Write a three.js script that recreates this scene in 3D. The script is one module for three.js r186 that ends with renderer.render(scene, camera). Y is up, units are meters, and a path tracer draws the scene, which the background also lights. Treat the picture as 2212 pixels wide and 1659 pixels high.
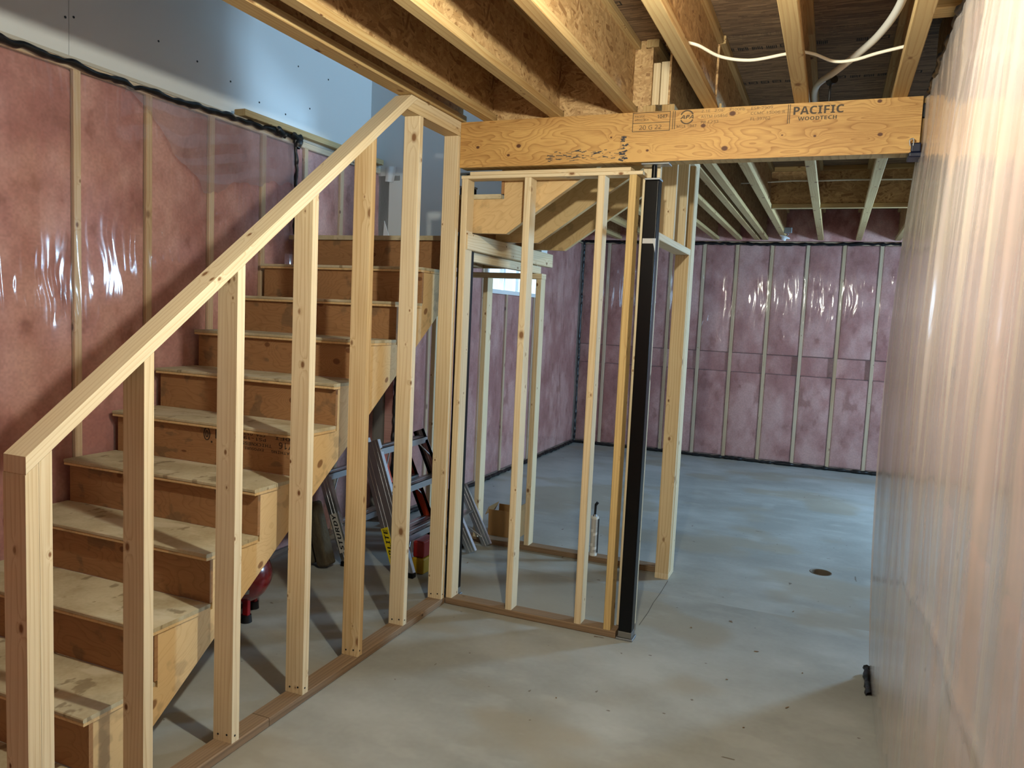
import * as THREE from 'three';
import { mergeGeometries, mergeVertices } from 'three/addons/utils/BufferGeometryUtils.js';
import { RoundedBoxGeometry } from 'three/addons/geometries/RoundedBoxGeometry.js';
import { RectAreaLightUniformsLib } from 'three/addons/lights/RectAreaLightUniformsLib.js';

// ---------------------------------------------------------------- camera, sky, light, exposure
const scene = new THREE.Scene();
const camera = new THREE.PerspectiveCamera(52.986, 2212 / 1659, 0.05, 60);
camera.position.set(1.9594, 1.6903, 3.886);
camera.rotation.set(-0.0907, 0.3904, 0.0459, 'YXZ');
const renderer = new THREE.WebGLRenderer({ antialias: true });
renderer.toneMapping = THREE.LinearToneMapping;
renderer.toneMappingExposure = 0.64;
renderer.shadowMap.enabled = true;
scene.background = new THREE.Color(1.9, 2.35, 2.7);          // overcast sky behind the windows
RectAreaLightUniformsLib.init();
function areaLight(w, h, color, intensity, pos, look) {
  const l = new THREE.RectAreaLight(color, intensity, w, h);
  l.position.set(...pos); l.lookAt(...look); scene.add(l); return l;
}
const DAY = new THREE.Color().setRGB(0.44, 0.72, 1.0);
areaLight(1.30, 0.60, DAY, 10, [-1.24, 2.21, -3.60], [0, 2.0, -3.60]);          // rear left window
areaLight(0.70, 0.50, DAY, 340, [4.66, 1.98, -3.60], [0, 1.3, -2.2]);           // window of the wider part at the right
areaLight(1.00, 1.60, DAY, 40, [4.58, 4.30, -0.65], [0, 3.9, -0.65]);             // window of the floor above
const LAMP = [1.45, 2.545, 2.08];                                               // bare bulb under the joists
const LAMP_COLOR = new THREE.Color().setRGB(0.97, 0.95, 0.79);

// ---------------------------------------------------------------- random and noise
function rng(seed) { let a = seed >>> 0; return () => { a |= 0; a = a + 0x6D2B79F5 | 0; let t = Math.imul(a ^ a >>> 15, 1 | a); t = t + Math.imul(t ^ t >>> 7, 61 | t) ^ t; return ((t ^ t >>> 14) >>> 0) / 4294967296; }; }
const R0 = rng(20240);
const HN = new Float32Array(65536); { const r = rng(77); for (let i = 0; i < 65536; i++) HN[i] = r(); }
function vn(x, y, px = 256, py = 256) {           // value noise that repeats every px, py
  let xi = Math.floor(x), yi = Math.floor(y); const fx = x - xi, fy = y - yi;
  const u = fx * fx * (3 - 2 * fx), v = fy * fy * (3 - 2 * fy);
  const x0 = ((xi % px) + px) % px, x1 = (x0 + 1) % px, y0 = ((yi % py) + py) % py, y1 = (y0 + 1) % py;
  const a = HN[(y0 & 255) * 256 + (x0 & 255)], b = HN[(y0 & 255) * 256 + (x1 & 255)], c = HN[(y1 & 255) * 256 + (x0 & 255)], d = HN[(y1 & 255) * 256 + (x1 & 255)];
  return a + (b - a) * u + (c - a) * v + (a - b - c + d) * u * v;
}
function fbm(x, y, o = 4, px = 256, py = 256) { let s = 0, a = 0.5, n = 0; for (let i = 0; i < o; i++) { s += a * vn(x, y, px, py); n += a; x = x * 2 + 17; y = y * 2 + 31; px *= 2; py *= 2; if (px > 256) px = 256; if (py > 256) py = 256; a *= 0.5; } return s / n; }
const clamp = (x, a = 0, b = 1) => Math.min(b, Math.max(a, x));
const mix = (a, b, t) => a + (b - a) * t;
const sstep = (a, b, x) => { const t = clamp((x - a) / (b - a)); return t * t * (3 - 2 * t); };
const mix3 = (a, b, t) => [mix(a[0], b[0], t), mix(a[1], b[1], t), mix(a[2], b[2], t)];

// ---------------------------------------------------------------- textures
function dataTex(w, h, fn, srgb = true) {
  const d = new Uint8Array(w * h * 4);
  for (let j = 0; j < h; j++) for (let i = 0; i < w; i++) {
    const c = fn(i / w, j / h), k = (j * w + i) * 4;
    if (typeof c === 'number') { d[k] = d[k + 1] = d[k + 2] = clamp(c) * 255; } else { d[k] = clamp(c[0], 0, 255); d[k + 1] = clamp(c[1], 0, 255); d[k + 2] = clamp(c[2], 0, 255); }
    d[k + 3] = 255;
  }
  const t = new THREE.DataTexture(d, w, h, THREE.RGBAFormat);
  t.wrapS = t.wrapT = THREE.RepeatWrapping; t.magFilter = THREE.LinearFilter; t.minFilter = THREE.LinearMipmapLinearFilter; t.generateMipmaps = true;
  if (srgb) t.colorSpace = THREE.SRGBColorSpace;
  t.needsUpdate = true; return t;
}
function canvasTex(w, h, draw, wrap = true) {
  const c = document.createElement('canvas'); c.width = w; c.height = h; const x = c.getContext('2d'); draw(x, w, h);
  const t = new THREE.CanvasTexture(c); t.colorSpace = THREE.SRGBColorSpace; t.magFilter = THREE.LinearFilter;
  if (wrap) t.wrapS = t.wrapT = THREE.RepeatWrapping;
  return t;
}
// sawn lumber: u across (0.4 m a tile), v along the grain (2 m a tile)
function lumberTex(seed, pale, dark, knotC, nk, heart = 0) {
  const r = rng(seed), knots = [];
  for (let i = 0; i < nk; i++) knots.push([r(), r(), 0.003 + r() * r() * 0.011, 0.55 + r() * 0.8]);
  const o = r() * 100;
  return dataTex(512, 1024, (u, v) => {
    let ring = fbm(u * 6 + o, v * 2, 3, 6, 2) * 3.2 + u * 22, k = 0, kr = 0;
    for (const [ku, kv, rad, str] of knots) {
      let du = u - ku; du -= Math.round(du); let dv = v - kv; dv -= Math.round(dv);
      const dx = du * 0.4, dy = dv * 2, d2 = Math.sqrt(dx * dx + dy * dy * 0.35);
      if (d2 < 0.09) { ring += 1.6 * str * Math.exp(-d2 * d2 / (rad * rad * 6)) * (du > 0 ? 1 : -1); const q = d2 / rad; k = Math.max(k, sstep(1.15, 0.65, q) * str); kr = Math.max(kr, sstep(1.6, 1.1, q) * (1 - sstep(1.1, 0.8, q)) * 0.5); }
    }
    const f = ring - Math.floor(ring), late = Math.pow(f, 3) * (1 - sstep(0.93, 1, f));
    const fine = vn(u * 180, v * 12, 180, 12), blotch = fbm(u * 3 + o, v * 5, 3, 3, 5), hz = heart ? sstep(0.45, 0.75, fbm(u * 4 + o * 2, v * 1.0, 2, 4, 1)) * heart : 0;
    let c = mix3(pale, dark, clamp(late * 0.5 + (fine - 0.5) * 0.26 + (blotch - 0.5) * 0.5 + hz));
    c = mix3(c, knotC, clamp(k * 0.75 + kr * 0.45));
    return c;
  });
}
const T = {};
T.pine = [lumberTex(1, [222, 204, 168], [180, 146, 98], [112, 72, 40], 18), lumberTex(2, [218, 196, 154], [174, 136, 86], [104, 64, 34], 15, 0.45), lumberTex(3, [226, 210, 176], [190, 160, 114], [120, 80, 46], 17)];
T.yellow = lumberTex(7, [208, 180, 122], [150, 112, 62], [88, 54, 26], 13);
T.treated = lumberTex(5, [136, 112, 86], [88, 66, 46], [58, 38, 22], 6);
// rotary-cut plywood veneer, 1.2 m a tile
function veneerTex(seed, a, b, knotC, nk, stain) {
  const r = rng(seed), kn = []; for (let i = 0; i < nk; i++) kn.push([r(), r(), 0.008 + r() * 0.012]);
  const o = r() * 90;
  return dataTex(768, 768, (u, v) => {
    let h = fbm(u * 3 + o, v * 9, 3, 3, 9) * 6, k = 0;
    for (const [ku, kv, rad] of kn) { let du = u - ku, dv = v - kv; du -= Math.round(du); dv -= Math.round(dv); const d = Math.hypot(du * 0.7, dv) * 1.2; if (d < 0.12) { h += 1.3 * Math.exp(-d * d / (rad * rad * 5)); k = Math.max(k, sstep(rad, rad * 0.6, d)); } }
    const f = h * 3 - Math.floor(h * 3), line = Math.pow(f, 4) * (1 - sstep(0.94, 1, f));
    const fine = vn(u * 30, v * 260, 30, 256), bl = fbm(u * 2 + o, v * 3, 3, 2, 3), st = stain * sstep(0.66, 0.76, fbm(u * 13 + o, v * 13, 4, 13, 13));
    let c = mix3(a, b, clamp(line * 0.5 + (fine - 0.5) * 0.22 + (bl - 0.5) * 0.6));
    c = mix3(c, knotC, clamp(k * 0.7)); return mix3(c, [96, 80, 60], st * 0.55);
  });
}
T.riser = veneerTex(11, [158, 118, 78], [120, 84, 52], [92, 54, 28], 7, 0.8);
T.stringer = veneerTex(12, [214, 184, 134], [184, 146, 98], [110, 70, 38], 6, 0.35);
T.tread = dataTex(768, 768, (u, v) => {
  const n = fbm(u * 8, v * 8, 4, 8, 8), f = vn(u * 120, v * 120, 120, 120), d = sstep(0.70, 0.78, fbm(u * 14 + 40, v * 20 + 9, 4, 14, 20)), p = sstep(0.56, 0.7, fbm(u * 14 + 3, v * 5, 3, 14, 5));
  let c = mix3([190, 180, 150], [162, 148, 116], clamp((n - 0.5) * 1.6 + 0.35 + (f - 0.5) * 0.3)); c = mix3(c, [208, 200, 176], p * 0.5); return mix3(c, [112, 96, 70], d * 0.55);
});
T.osb = canvasTex(1024, 1024, (x, w, h) => {
  const r = rng(31); x.fillStyle = 'rgb(176,140,92)'; x.fillRect(0, 0, w, h);
  for (let i = 0; i < 5200; i++) {
    const cx = r() * w, cy = r() * h, L = 40 + r() * 90, B = 6 + r() * 18, a = (r() - 0.5) * 1.5 + (r() < 0.25 ? 1.5 : 0), t = r();
    const c = t < 0.08 ? [140, 104, 64] : mix3([168, 132, 86], [208, 174, 124], r());
    for (const ox of [0, w, -w]) for (const oy of [0, h, -h]) {
      if (cx + ox < -100 || cx + ox > w + 100 || cy + oy < -100 || cy + oy > h + 100) continue;
      x.save(); x.translate(cx + ox, cy + oy); x.rotate(a); x.fillStyle = `rgba(${c[0] | 0},${c[1] | 0},${c[2] | 0},0.85)`; x.fillRect(-L / 2, -B / 2, L, B);
      x.fillStyle = 'rgba(96,68,40,0.22)'; x.fillRect(-L / 2, B / 2 - 1.5, L, 1.5); x.restore();
    }
  }
});
// underside of the subfloor sheets: long wavy strands with rows of smudged grade stamps (not readable in the photograph)
T.subfloor = canvasTex(1024, 1024, (x, w, h) => {
  const r = rng(37); x.fillStyle = 'rgb(124,100,76)'; x.fillRect(0, 0, w, h);
  for (let i = 0; i < 5200; i++) {
    const cx = r() * w, cy = r() * h, L = 60 + r() * 150, B = 3 + r() * 8, a = (r() - 0.5) * 0.35, c = mix3([90, 70, 52], [164, 136, 104], r());
    x.save(); x.translate(cx, cy); x.rotate(a); x.fillStyle = `rgba(${c[0] | 0},${c[1] | 0},${c[2] | 0},0.7)`; x.fillRect(-L / 2, -B / 2, L, B); x.restore();
  }
  x.fillStyle = 'rgba(18,16,16,0.9)'; x.strokeStyle = 'rgba(18,16,16,0.9)'; x.lineWidth = 5;
  for (const y of [180, 640]) { let px = 30; while (px < w - 60) { const t = r(), bw = 8 + r() * 40; if (t < 0.5) { for (let k = 0; k < 6; k++) x.fillRect(px + k * 7, y + r() * 6, 3 + r() * 2, 34); px += 54; } else if (t < 0.8) { x.strokeRect(px, y, bw + 14, 30); x.fillRect(px + 5, y + 8, bw, 5); x.fillRect(px + 5, y + 18, bw * 0.7, 5); px += bw + 34; } else px += 40 + r() * 90; } }
});
T.concrete = dataTex(2048, 2048, (u, v) => {      // 8 m a tile
  const X = u * 8, Z = v * 8;
  const a = fbm(X * 0.7 + 3, Z * 0.9 + 5, 4), b = fbm(X * 3.1, Z * 4.4, 4), c = vn(X * 60, Z * 60), sw = fbm(X * 1.3 + 8 * fbm(X * 0.5, Z * 0.5, 2), Z * 7 + 9, 3);
  const stain = sstep(0.52, 0.68, fbm(X * 1.6 + 30, Z * 2.2 + 11, 3)) * 0.55, wear = sstep(0.6, 0.8, fbm(X * 5 + 60, Z * 9 + 20, 4)) * 0.2;
  let col = mix3([170, 173, 170], [137, 139, 134], clamp((a - 0.5) * 1.6 + (b - 0.5) * 0.9 + (sw - 0.5) * 0.4 + 0.45 + (c - 0.5) * 0.12));
  col = mix3(col, [146, 137, 118], stain); col = mix3(col, [186, 187, 183], wear);
  const sp = vn(X * 22 + 5, Z * 22 + 7); if (sp > 0.985) col = mix3(col, [84, 74, 62], 0.8);
  return col;
});
T.concreteBump = dataTex(512, 512, (u, v) => fbm(u * 24, v * 24, 4, 24, 24), false);
T.pink = dataTex(1024, 1024, (u, v) => {          // glass wool, 2 m a tile
  const a = fbm(u * 5, v * 5, 4, 5, 5), b = fbm(u * 22 + 9, v * 13, 4, 22, 13), c = vn(u * 210, v * 210, 210, 210), d = fbm(u * 9 + 4, v * 3 + 50, 3, 9, 3);
  let k = mix3([210, 164, 154], [176, 118, 110], clamp((a - 0.5) * 2.4 + (b - 0.5) * 1.5 + 0.5)); k = mix3(k, [222, 182, 172], sstep(0.54, 0.76, d) * 0.4); k = mix3(k, [146, 92, 80], sstep(0.66, 0.8, b) * 0.45);
  const q = 1 + (c - 0.5) * 0.1; return [k[0] * q, k[1] * q, k[2] * q];
});
T.wrinkle = dataTex(1024, 1024, (u, v) => {       // fine upright creases of the plastic sheet, 1 m a tile
  const m = sstep(0.40, 0.62, fbm(u * 4 + 7, v * 3, 3, 4, 3));
  const w = fbm(u * 26 + 1.6 * vn(u * 5, v * 5, 5, 5), v * 3, 2, 26, 3), w2 = vn(u * 60 + vn(u * 9, v * 9, 9, 9) * 2, v * 5, 60, 5);
  return clamp(0.5 + (w - 0.5) * (0.35 + 0.9 * m) + (w2 - 0.5) * 0.22 * m);
}, false);

// ---------------------------------------------------------------- materials
const M = {};
const std = (o) => new THREE.MeshStandardMaterial(o);
const phy = (o) => new THREE.MeshPhysicalMaterial(o);
M.pine = T.pine.map((t) => std({ map: t, roughness: 0.72 }));
M.pineWarm = std({ map: T.pine[1], color: 0xffe9c8, roughness: 0.72 });
M.yellow = std({ map: T.yellow, roughness: 0.7 });
M.treated = std({ map: T.treated, roughness: 0.8 });
M.flange = std({ map: T.pine[1], color: 0xdcd3bd, roughness: 0.75 });
M.riser = std({ map: T.riser, roughness: 0.72 });
M.stringer = std({ map: T.stringer, roughness: 0.68 });
M.tread = std({ map: T.tread, roughness: 0.85 });
M.osb = std({ map: T.osb, roughness: 0.62 });
M.subfloor = std({ map: T.subfloor, roughness: 0.8 });
M.concrete = std({ map: T.concrete, roughness: 0.62, bumpMap: T.concreteBump, bumpScale: 0.0012 });
M.foundation = std({ color: 0x8d8a84, roughness: 0.9 });
M.pink = std({ map: T.pink, roughness: 1.0 });
M.batt = std({ map: T.pink, roughness: 1.0, color: 0xffffff });
M.sheet = phy({ color: 0xf4f1f2, transmission: 0.94, thickness: 0, roughness: 0.09, ior: 1.5, bumpMap: T.wrinkle, bumpScale: 0.006, side: THREE.DoubleSide });
M.sheetMilky = phy({ color: 0xddd4cf, transmission: 0.56, thickness: 0, roughness: 0.17, ior: 1.5, bumpMap: T.wrinkle, bumpScale: 0.0015, side: THREE.DoubleSide });
M.drywall = std({ color: 0xdfe2e2, roughness: 0.92 });
M.paper = std({ color: 0xe8eaec, roughness: 0.9, side: THREE.DoubleSide });
M.sealant = std({ color: 0x0c0d10, roughness: 0.42 });
M.blackSteel = phy({ color: 0x08090b, roughness: 0.3, specularIntensity: 0.45 });
M.galv = std({ color: 0x9a9ea2, metalness: 0.9, roughness: 0.42 });
M.alu = std({ color: 0xc6cace, metalness: 0.95, roughness: 0.34 });
M.cable = std({ color: 0xece6d2, roughness: 0.5 });
M.pipe = std({ color: 0xe2e2da, roughness: 0.38 });
M.screw = std({ color: 0x17181c, roughness: 0.5 });
M.upperFloor = std({ color: 0x8c7a62, roughness: 0.8 });

// ---------------------------------------------------------------- geometry helpers (world metres)
const V3 = (x, y, z) => new THREE.Vector3(x, y, z);
function build(pos, uv, idx) {
  const g = new THREE.BufferGeometry();
  g.setAttribute('position', new THREE.Float32BufferAttribute(pos, 3)); g.setAttribute('uv', new THREE.Float32BufferAttribute(uv, 2)); g.setIndex(idx); g.computeVertexNormals(); return g;
}
// a sawn board with eased edges, grain along its longest side (or along axis); uv scaled for T.pine
function board(x0, x1, y0, y1, z0, z1, { axis, r = 0.003, tu = 0.4, tv = 2 } = {}) {
  const lo = [Math.min(x0, x1), Math.min(y0, y1), Math.min(z0, z1)], hi = [Math.max(x0, x1), Math.max(y0, y1), Math.max(z0, z1)];
  const s = [0, 1, 2].map((i) => hi[i] - lo[i]); let A = axis ?? s.indexOf(Math.max(...s)); const B = (A + 1) % 3, C = (A + 2) % 3;
  const b = s[B] / 2, c = s[C] / 2; r = Math.min(r, b * 0.4, c * 0.4);
  const ring = [[b, -c + r], [b, c - r], [b - r, c], [-b + r, c], [-b, c - r], [-b, -c + r], [-b + r, -c], [b - r, -c]];
  const ou = R0(), ov = R0(), pos = [], uv = [], idx = []; let per = 0;
  const put = (p, t) => { const q = [0, 0, 0]; q[A] = t; q[B] = lo[B] + b + p[0]; q[C] = lo[C] + c + p[1]; pos.push(...q); };
  for (let i = 0; i < 8; i++) {
    const p = ring[i], q = ring[(i + 1) % 8], L = Math.hypot(q[0] - p[0], q[1] - p[1]), n = pos.length / 3;
    put(p, lo[A]); put(q, lo[A]); put(q, hi[A]); put(p, hi[A]);
    const u0 = ou + per / tu, u1 = ou + (per + L) / tu, v0 = ov, v1 = ov + s[A] / tv; uv.push(u0, v0, u1, v0, u1, v1, u0, v1); per += L;
    idx.push(n, n + 1, n + 2, n, n + 2, n + 3);
  }
  for (const e of [0, 1]) {
    const n = pos.length / 3; for (const p of ring) { put(p, e ? hi[A] : lo[A]); uv.push(ou + p[0] / tu, ov + p[1] / tv * 3); }
    for (let i = 1; i < 7; i++) idx.push(...(e ? [n, n + i, n + i + 1] : [n, n + i + 1, n + i]));
  }
  return build(pos, uv, idx);
}
// a polygon (list of [a, b]) pushed along the third axis; axis 0: polygon in (z, y); axis 2: polygon in (x, y); grain follows dir
function prism(poly, axis, t0, t1, { dir = [1, 0], tu = 1.2, tv = 1.2, swap = false } = {}) {
  const pts = poly.map((p) => new THREE.Vector2(p[0], p[1])); if (THREE.ShapeUtils.isClockWise(pts)) pts.reverse();
  const tri = THREE.ShapeUtils.triangulateShape(pts, []), pos = [], uv = [], idx = [], ou = R0(), ov = R0(), L = Math.hypot(...dir), dx = dir[0] / L, dy = dir[1] / L;
  const put = (p, t) => (axis === 0 ? pos.push(t, p.y, p.x) : axis === 2 ? pos.push(p.x, p.y, t) : pos.push(p.x, t, p.y));
  const uvp = (p) => { const a = p.x * dx + p.y * dy, b = -p.x * dy + p.y * dx; swap ? uv.push(ou + b / tu, ov + a / tv) : uv.push(ou + a / tu, ov + b / tv); };
  const flip = axis === 0 || axis === 1;
  for (const e of [0, 1]) { const n = pos.length / 3; for (const p of pts) { put(p, e ? t1 : t0); uvp(p); } for (const [a, b, c] of tri) { const f = (e === 1) !== flip; idx.push(...(f ? [n + a, n + b, n + c] : [n + a, n + c, n + b])); } }
  for (let i = 0; i < pts.length; i++) {
    const p = pts[i], q = pts[(i + 1) % pts.length], n = pos.length / 3, l = p.distanceTo(q), along = Math.abs((q.x - p.x) * dx + (q.y - p.y) * dy) > l * 0.5; put(p, t0); put(q, t0); put(q, t1); put(p, t1);
    const w = t1 - t0;
    if (swap) uv.push(ou, ov, ou, ov + l / tv, ou + w / tu, ov + l / tv, ou + w / tu, ov); else uv.push(ou, ov, ou + l / tu, ov, ou + l / tu, ov + w / tv, ou, ov + w / tv);
    idx.push(...(flip ? [n, n + 2, n + 1, n, n + 3, n + 2] : [n, n + 1, n + 2, n, n + 2, n + 3]));
  }
  return build(pos, uv, idx);
}
// plain box with uv in metres / tile
function slab(x0, x1, y0, y1, z0, z1, tile = 1) {
  const g = new THREE.BoxGeometry(x1 - x0, y1 - y0, z1 - z0); g.translate((x0 + x1) / 2, (y0 + y1) / 2, (z0 + z1) / 2);
  const p = g.attributes.position, n = g.attributes.normal, uv = g.attributes.uv;
  for (let i = 0; i < p.count; i++) { const X = p.getX(i), Y = p.getY(i), Z = p.getZ(i); if (Math.abs(n.getY(i)) > 0.5) uv.setXY(i, X / tile, Z / tile); else if (Math.abs(n.getX(i)) > 0.5) uv.setXY(i, Z / tile, Y / tile); else uv.setXY(i, X / tile, Y / tile); }
  return g;
}
function rbox(x0, x1, y0, y1, z0, z1, r = 0.004) { const g = new RoundedBoxGeometry(x1 - x0, y1 - y0, z1 - z0, 2, r); g.translate((x0 + x1) / 2, (y0 + y1) / 2, (z0 + z1) / 2); return g; }
function cyl(p, q, r0, r1 = r0, n = 20) {
  const a = V3(...p), b = V3(...q), d = b.clone().sub(a), g = new THREE.CylinderGeometry(r1, r0, d.length(), n);
  g.applyQuaternion(new THREE.Quaternion().setFromUnitVectors(V3(0, 1, 0), d.clone().normalize())); g.translate((a.x + b.x) / 2, (a.y + b.y) / 2, (a.z + b.z) / 2); return g;
}
function tube(pts, r, seg = 60, n = 10) { return new THREE.TubeGeometry(new THREE.CatmullRomCurve3(pts.map((p) => V3(...p))), seg, r, n); }
// surface over a grid of (s, t)
function grid(ss, ts, fn, uvf) {
  const pos = [], uv = [], idx = [], n = ss.length; for (const t of ts) for (const s of ss) { pos.push(...fn(s, t)); uv.push(...uvf(s, t)); }
  for (let j = 0; j < ts.length - 1; j++) for (let i = 0; i < n - 1; i++) { const a = j * n + i; idx.push(a, a + 1, a + n + 1, a, a + n + 1, a + n); }
  return build(pos, uv, idx);
}
const lin = (a, b, n) => Array.from({ length: n + 1 }, (_, i) => a + (b - a) * i / n);
const join = (gs) => mergeGeometries(gs.map((g) => { const h = g.index ? g.toNonIndexed() : g; for (const k of Object.keys(h.attributes)) if (!['position', 'normal', 'uv'].includes(k)) h.deleteAttribute(k); return h; }));

// ---------------------------------------------------------------- objects
const taken = new Map();
function numbered(n) { const k = taken.get(n) ?? 0; taken.set(n, k + 1); return k ? `${n}_${String(k).padStart(3, '0')}` : n; }
function thing(name, label, category, [x, y, z] = [0, 0, 0], group) {
  const o = new THREE.Group(); o.name = numbered(name); o.position.set(x, y, z); o.userData = { label, category }; if (group) o.userData.group = group; scene.add(o); return o;
}
function structure(name, label, category = 'wall') { const o = new THREE.Group(); o.name = name; o.userData = { label, category, kind: 'structure' }; scene.add(o); return o; }
function part(owner, name, g, m, label) {              // g in world metres
  let root = owner; while (root.parent && root.parent !== scene) root = root.parent;
  g.translate(-root.position.x, -root.position.y, -root.position.z);
  const o = new THREE.Mesh(g, m); o.name = name; o.castShadow = o.receiveShadow = true; if (label) o.userData.label = label; owner.add(o); return o;
}
const anyPine = () => M.pine[Math.floor(R0() * 3)];

// ---------------------------------------------------------------- floor
{
  const f = structure('floor', 'bare concrete basement floor with pale wear and brown stains', 'floor');
  const sh = new THREE.Shape([[-1.6, -4.8], [4.8, -4.8], [4.8, 6.2], [-1.6, 6.2]].map((p) => new THREE.Vector2(...p)));   // (x, -z)
  const hole = new THREE.Path(); hole.absarc(2.01, 1.785, 0.072, 0, Math.PI * 2, true); sh.holes.push(hole);
  const g = new THREE.ExtrudeGeometry(sh, { depth: 0.12, bevelEnabled: false, curveSegments: 28 }); g.rotateX(-Math.PI / 2); g.translate(0, -0.12, 0);
  const p = g.attributes.position, uv = g.attributes.uv; for (let i = 0; i < p.count; i++) uv.setXY(i, p.getX(i) / 8 + 0.21, p.getZ(i) / 8 + 0.1);
  part(f, 'slab', g, M.concrete);
  // hairline crack from the column base to the door jamb, a real groove filled with dirt
  const cr = [[1.09, 0, -0.24], [1.094, 0, -0.45], [1.088, 0, -0.62], [1.092, 0, -0.8], [1.089, 0, -1.06]];
  part(f, 'crack', grid(lin(0, 4, 16), [0, 1], (s, t) => { const i = Math.min(3, Math.floor(s)), q = s - i; return [mix(cr[i][0], cr[i + 1][0], q) + (t - 0.5) * 0.003, 0.0008, mix(cr[i][2], cr[i + 1][2], q)]; }, (s, t) => [s, t]), std({ color: 0x3e3a34, roughness: 1, side: THREE.DoubleSide }));
  const d = thing('floor_drain', 'round open floor drain with dark pipe in the concrete', 'drain', [2.01, -0.11, -1.785]);
  const ring = new THREE.LatheGeometry([[0.064, -0.1], [0.064, -0.004], [0.068, 0.002], [0.073, 0.002], [0.074, -0.1]].map((q) => new THREE.Vector2(...q)), 36); ring.translate(2.01, 0, -1.785);
  part(d, 'pipe_rim', ring, std({ color: 0x6a6050, roughness: 0.7 }));
  part(d, 'pipe_bottom', cyl([2.01, -0.112, -1.785], [2.01, -0.10, -1.785], 0.066, 0.066, 28), std({ color: 0x16130f, roughness: 0.9 }));
  const chips = [[1.62, 0.2], [1.87, -0.9], [1.55, -0.55], [1.74, 0.62], [1.36, -0.35], [1.72, -0.2], [1.95, -0.05], [1.45, 1.1], [1.9, 0.35], [0.95, 0.75], [-0.62, 0.62], [-0.2, -0.72]];
  chips.forEach(([x, z], i) => {
    const c = thing('wood_chip', 'tiny dark wood chip lying loose on the concrete floor', 'wood chip', [x, 0, z], 'wood chips scattered on the floor');
    const gg = new THREE.DodecahedronGeometry(0.006, 0); gg.scale(1 + (i % 3) * 0.7, 0.35, 0.6); gg.rotateY(i * 1.3); gg.translate(x, 0.0025, z); part(c, 'chip', gg, M.treated);
  });
}

// ---------------------------------------------------------------- insulated stud walls
// s runs along the wall, d out of it; at(s, y, d) gives world metres
function insulated(o, at, flip, { s0, s1, y1, studs, fine, battRows, sheetMat, bump, depth = 0.09, back = 0.24, pieces, ext = 0, }) {
  const bx = (a, b, c, d2, e, f) => { const p = at(a, c, e), q = at(b, d2, f); return [Math.min(p[0], q[0]), Math.max(p[0], q[0]), Math.min(p[1], q[1]), Math.max(p[1], q[1]), Math.min(p[2], q[2]), Math.max(p[2], q[2])]; };
  const all = pieces ?? [[s0, s1, 0, y1]];
  for (const [a, b, c, d] of all) part(o, 'foundation', slab(...bx(a - ext, b + ext, c, d, -back, -depth - 0.008)), M.foundation);
  part(o, 'bottom_plate', board(...bx(s0, s1, 0, 0.038, -depth - 0.006, -0.006)), M.treated);
  for (const [a, b, c, d] of all) if (Math.abs(d - y1) < 0.01) part(o, 'top_plate', board(...bx(a, b, y1 - 0.038, y1, -depth - 0.006, -0.006)), anyPine());
  const inPiece = (s) => all.filter(([a, b]) => s > a - 0.001 && s < b + 0.001);
  for (const s of studs) for (const [, , c, d] of inPiece(s)) part(o, 'stud', board(...bx(s - 0.019, s + 0.019, Math.max(0.038, c), Math.min(y1 - 0.038, d), -depth - 0.006, -0.006), { axis: 1 }), anyPine());
  const cuts = [s0, ...studs, s1].sort((a, b) => a - b);
  for (let i = 0; i < cuts.length - 1; i++) for (const [p0, p1] of battRows) {
    const a = cuts[i] + 0.02, b = cuts[i + 1] - 0.02; if (b - a < 0.04) continue;
    const mid = (a + b) / 2; for (const [, , c, d] of inPiece(mid)) {
      const y0 = Math.max(p0, c + 0.0, 0.04), yy = Math.min(p1, d, y1 - 0.04); if (yy - y0 < 0.05) continue;
      const fineB = mid > fine[0] && mid < fine[1], ns = fineB ? 12 : 4, ny = fineB ? 40 : 8, q = R0() * 50;
      const ss = [a, a, ...lin(a + 0.012, b - 0.012, ns), b, b], ts = [y0, y0, ...lin(y0 + 0.012, yy - 0.012, ny), yy, yy];
      const idxS = (s, i2, arr) => (i2 === 0 || i2 === arr.length - 1);
      let k = 0; const g = grid(ss.map((_, i2) => i2), ts.map((_, j2) => j2), (i2, j2) => {
        const s = ss[i2], y = ts[j2], edge = idxS(s, i2, ss) || idxS(y, j2, ts), near = i2 <= 1 || i2 >= ss.length - 2 || j2 <= 1 || j2 >= ts.length - 2;
        const pil = Math.pow(Math.sin(Math.PI * clamp((s - a) / (b - a))), 0.5) * Math.pow(Math.sin(Math.PI * clamp((y - y0) / (yy - y0))), 0.25);
        return at(s, y, edge ? -depth : near ? -0.026 : -0.024 + 0.016 * pil + 0.010 * (fbm(s * 9 + q, y * 7 + q, 3) - 0.5));
      }, (i2, j2) => [(ss[i2] + q) / 2, ts[j2] / 2]); k++;
      if (flip) g.index.array.reverse(), g.computeVertexNormals();
      part(o, 'insulation_batt', g, M.batt);
    }
  }
  for (const [a, b, c, d] of all) {
    const [f0, f1, stepS, stepY] = fine, ss = [], ts = lin(c + 0.004, d - 0.004, Math.ceil((d - c) / stepY)); let s = a; while (s < b - 1e-6) { ss.push(s); s += s >= f0 - stepS && s < f1 ? stepS : 0.12; } ss.push(b);
    const g = grid(ss, ts, (s2, y) => at(s2, y, bump(s2, y)), (s2, y) => [s2, y]); if (flip) g.index.array.reverse(), g.computeVertexNormals();
    part(o, 'vapour_barrier', g, sheetMat, 'clear plastic sheet pulled over the pink insulation');
  }
}
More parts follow.
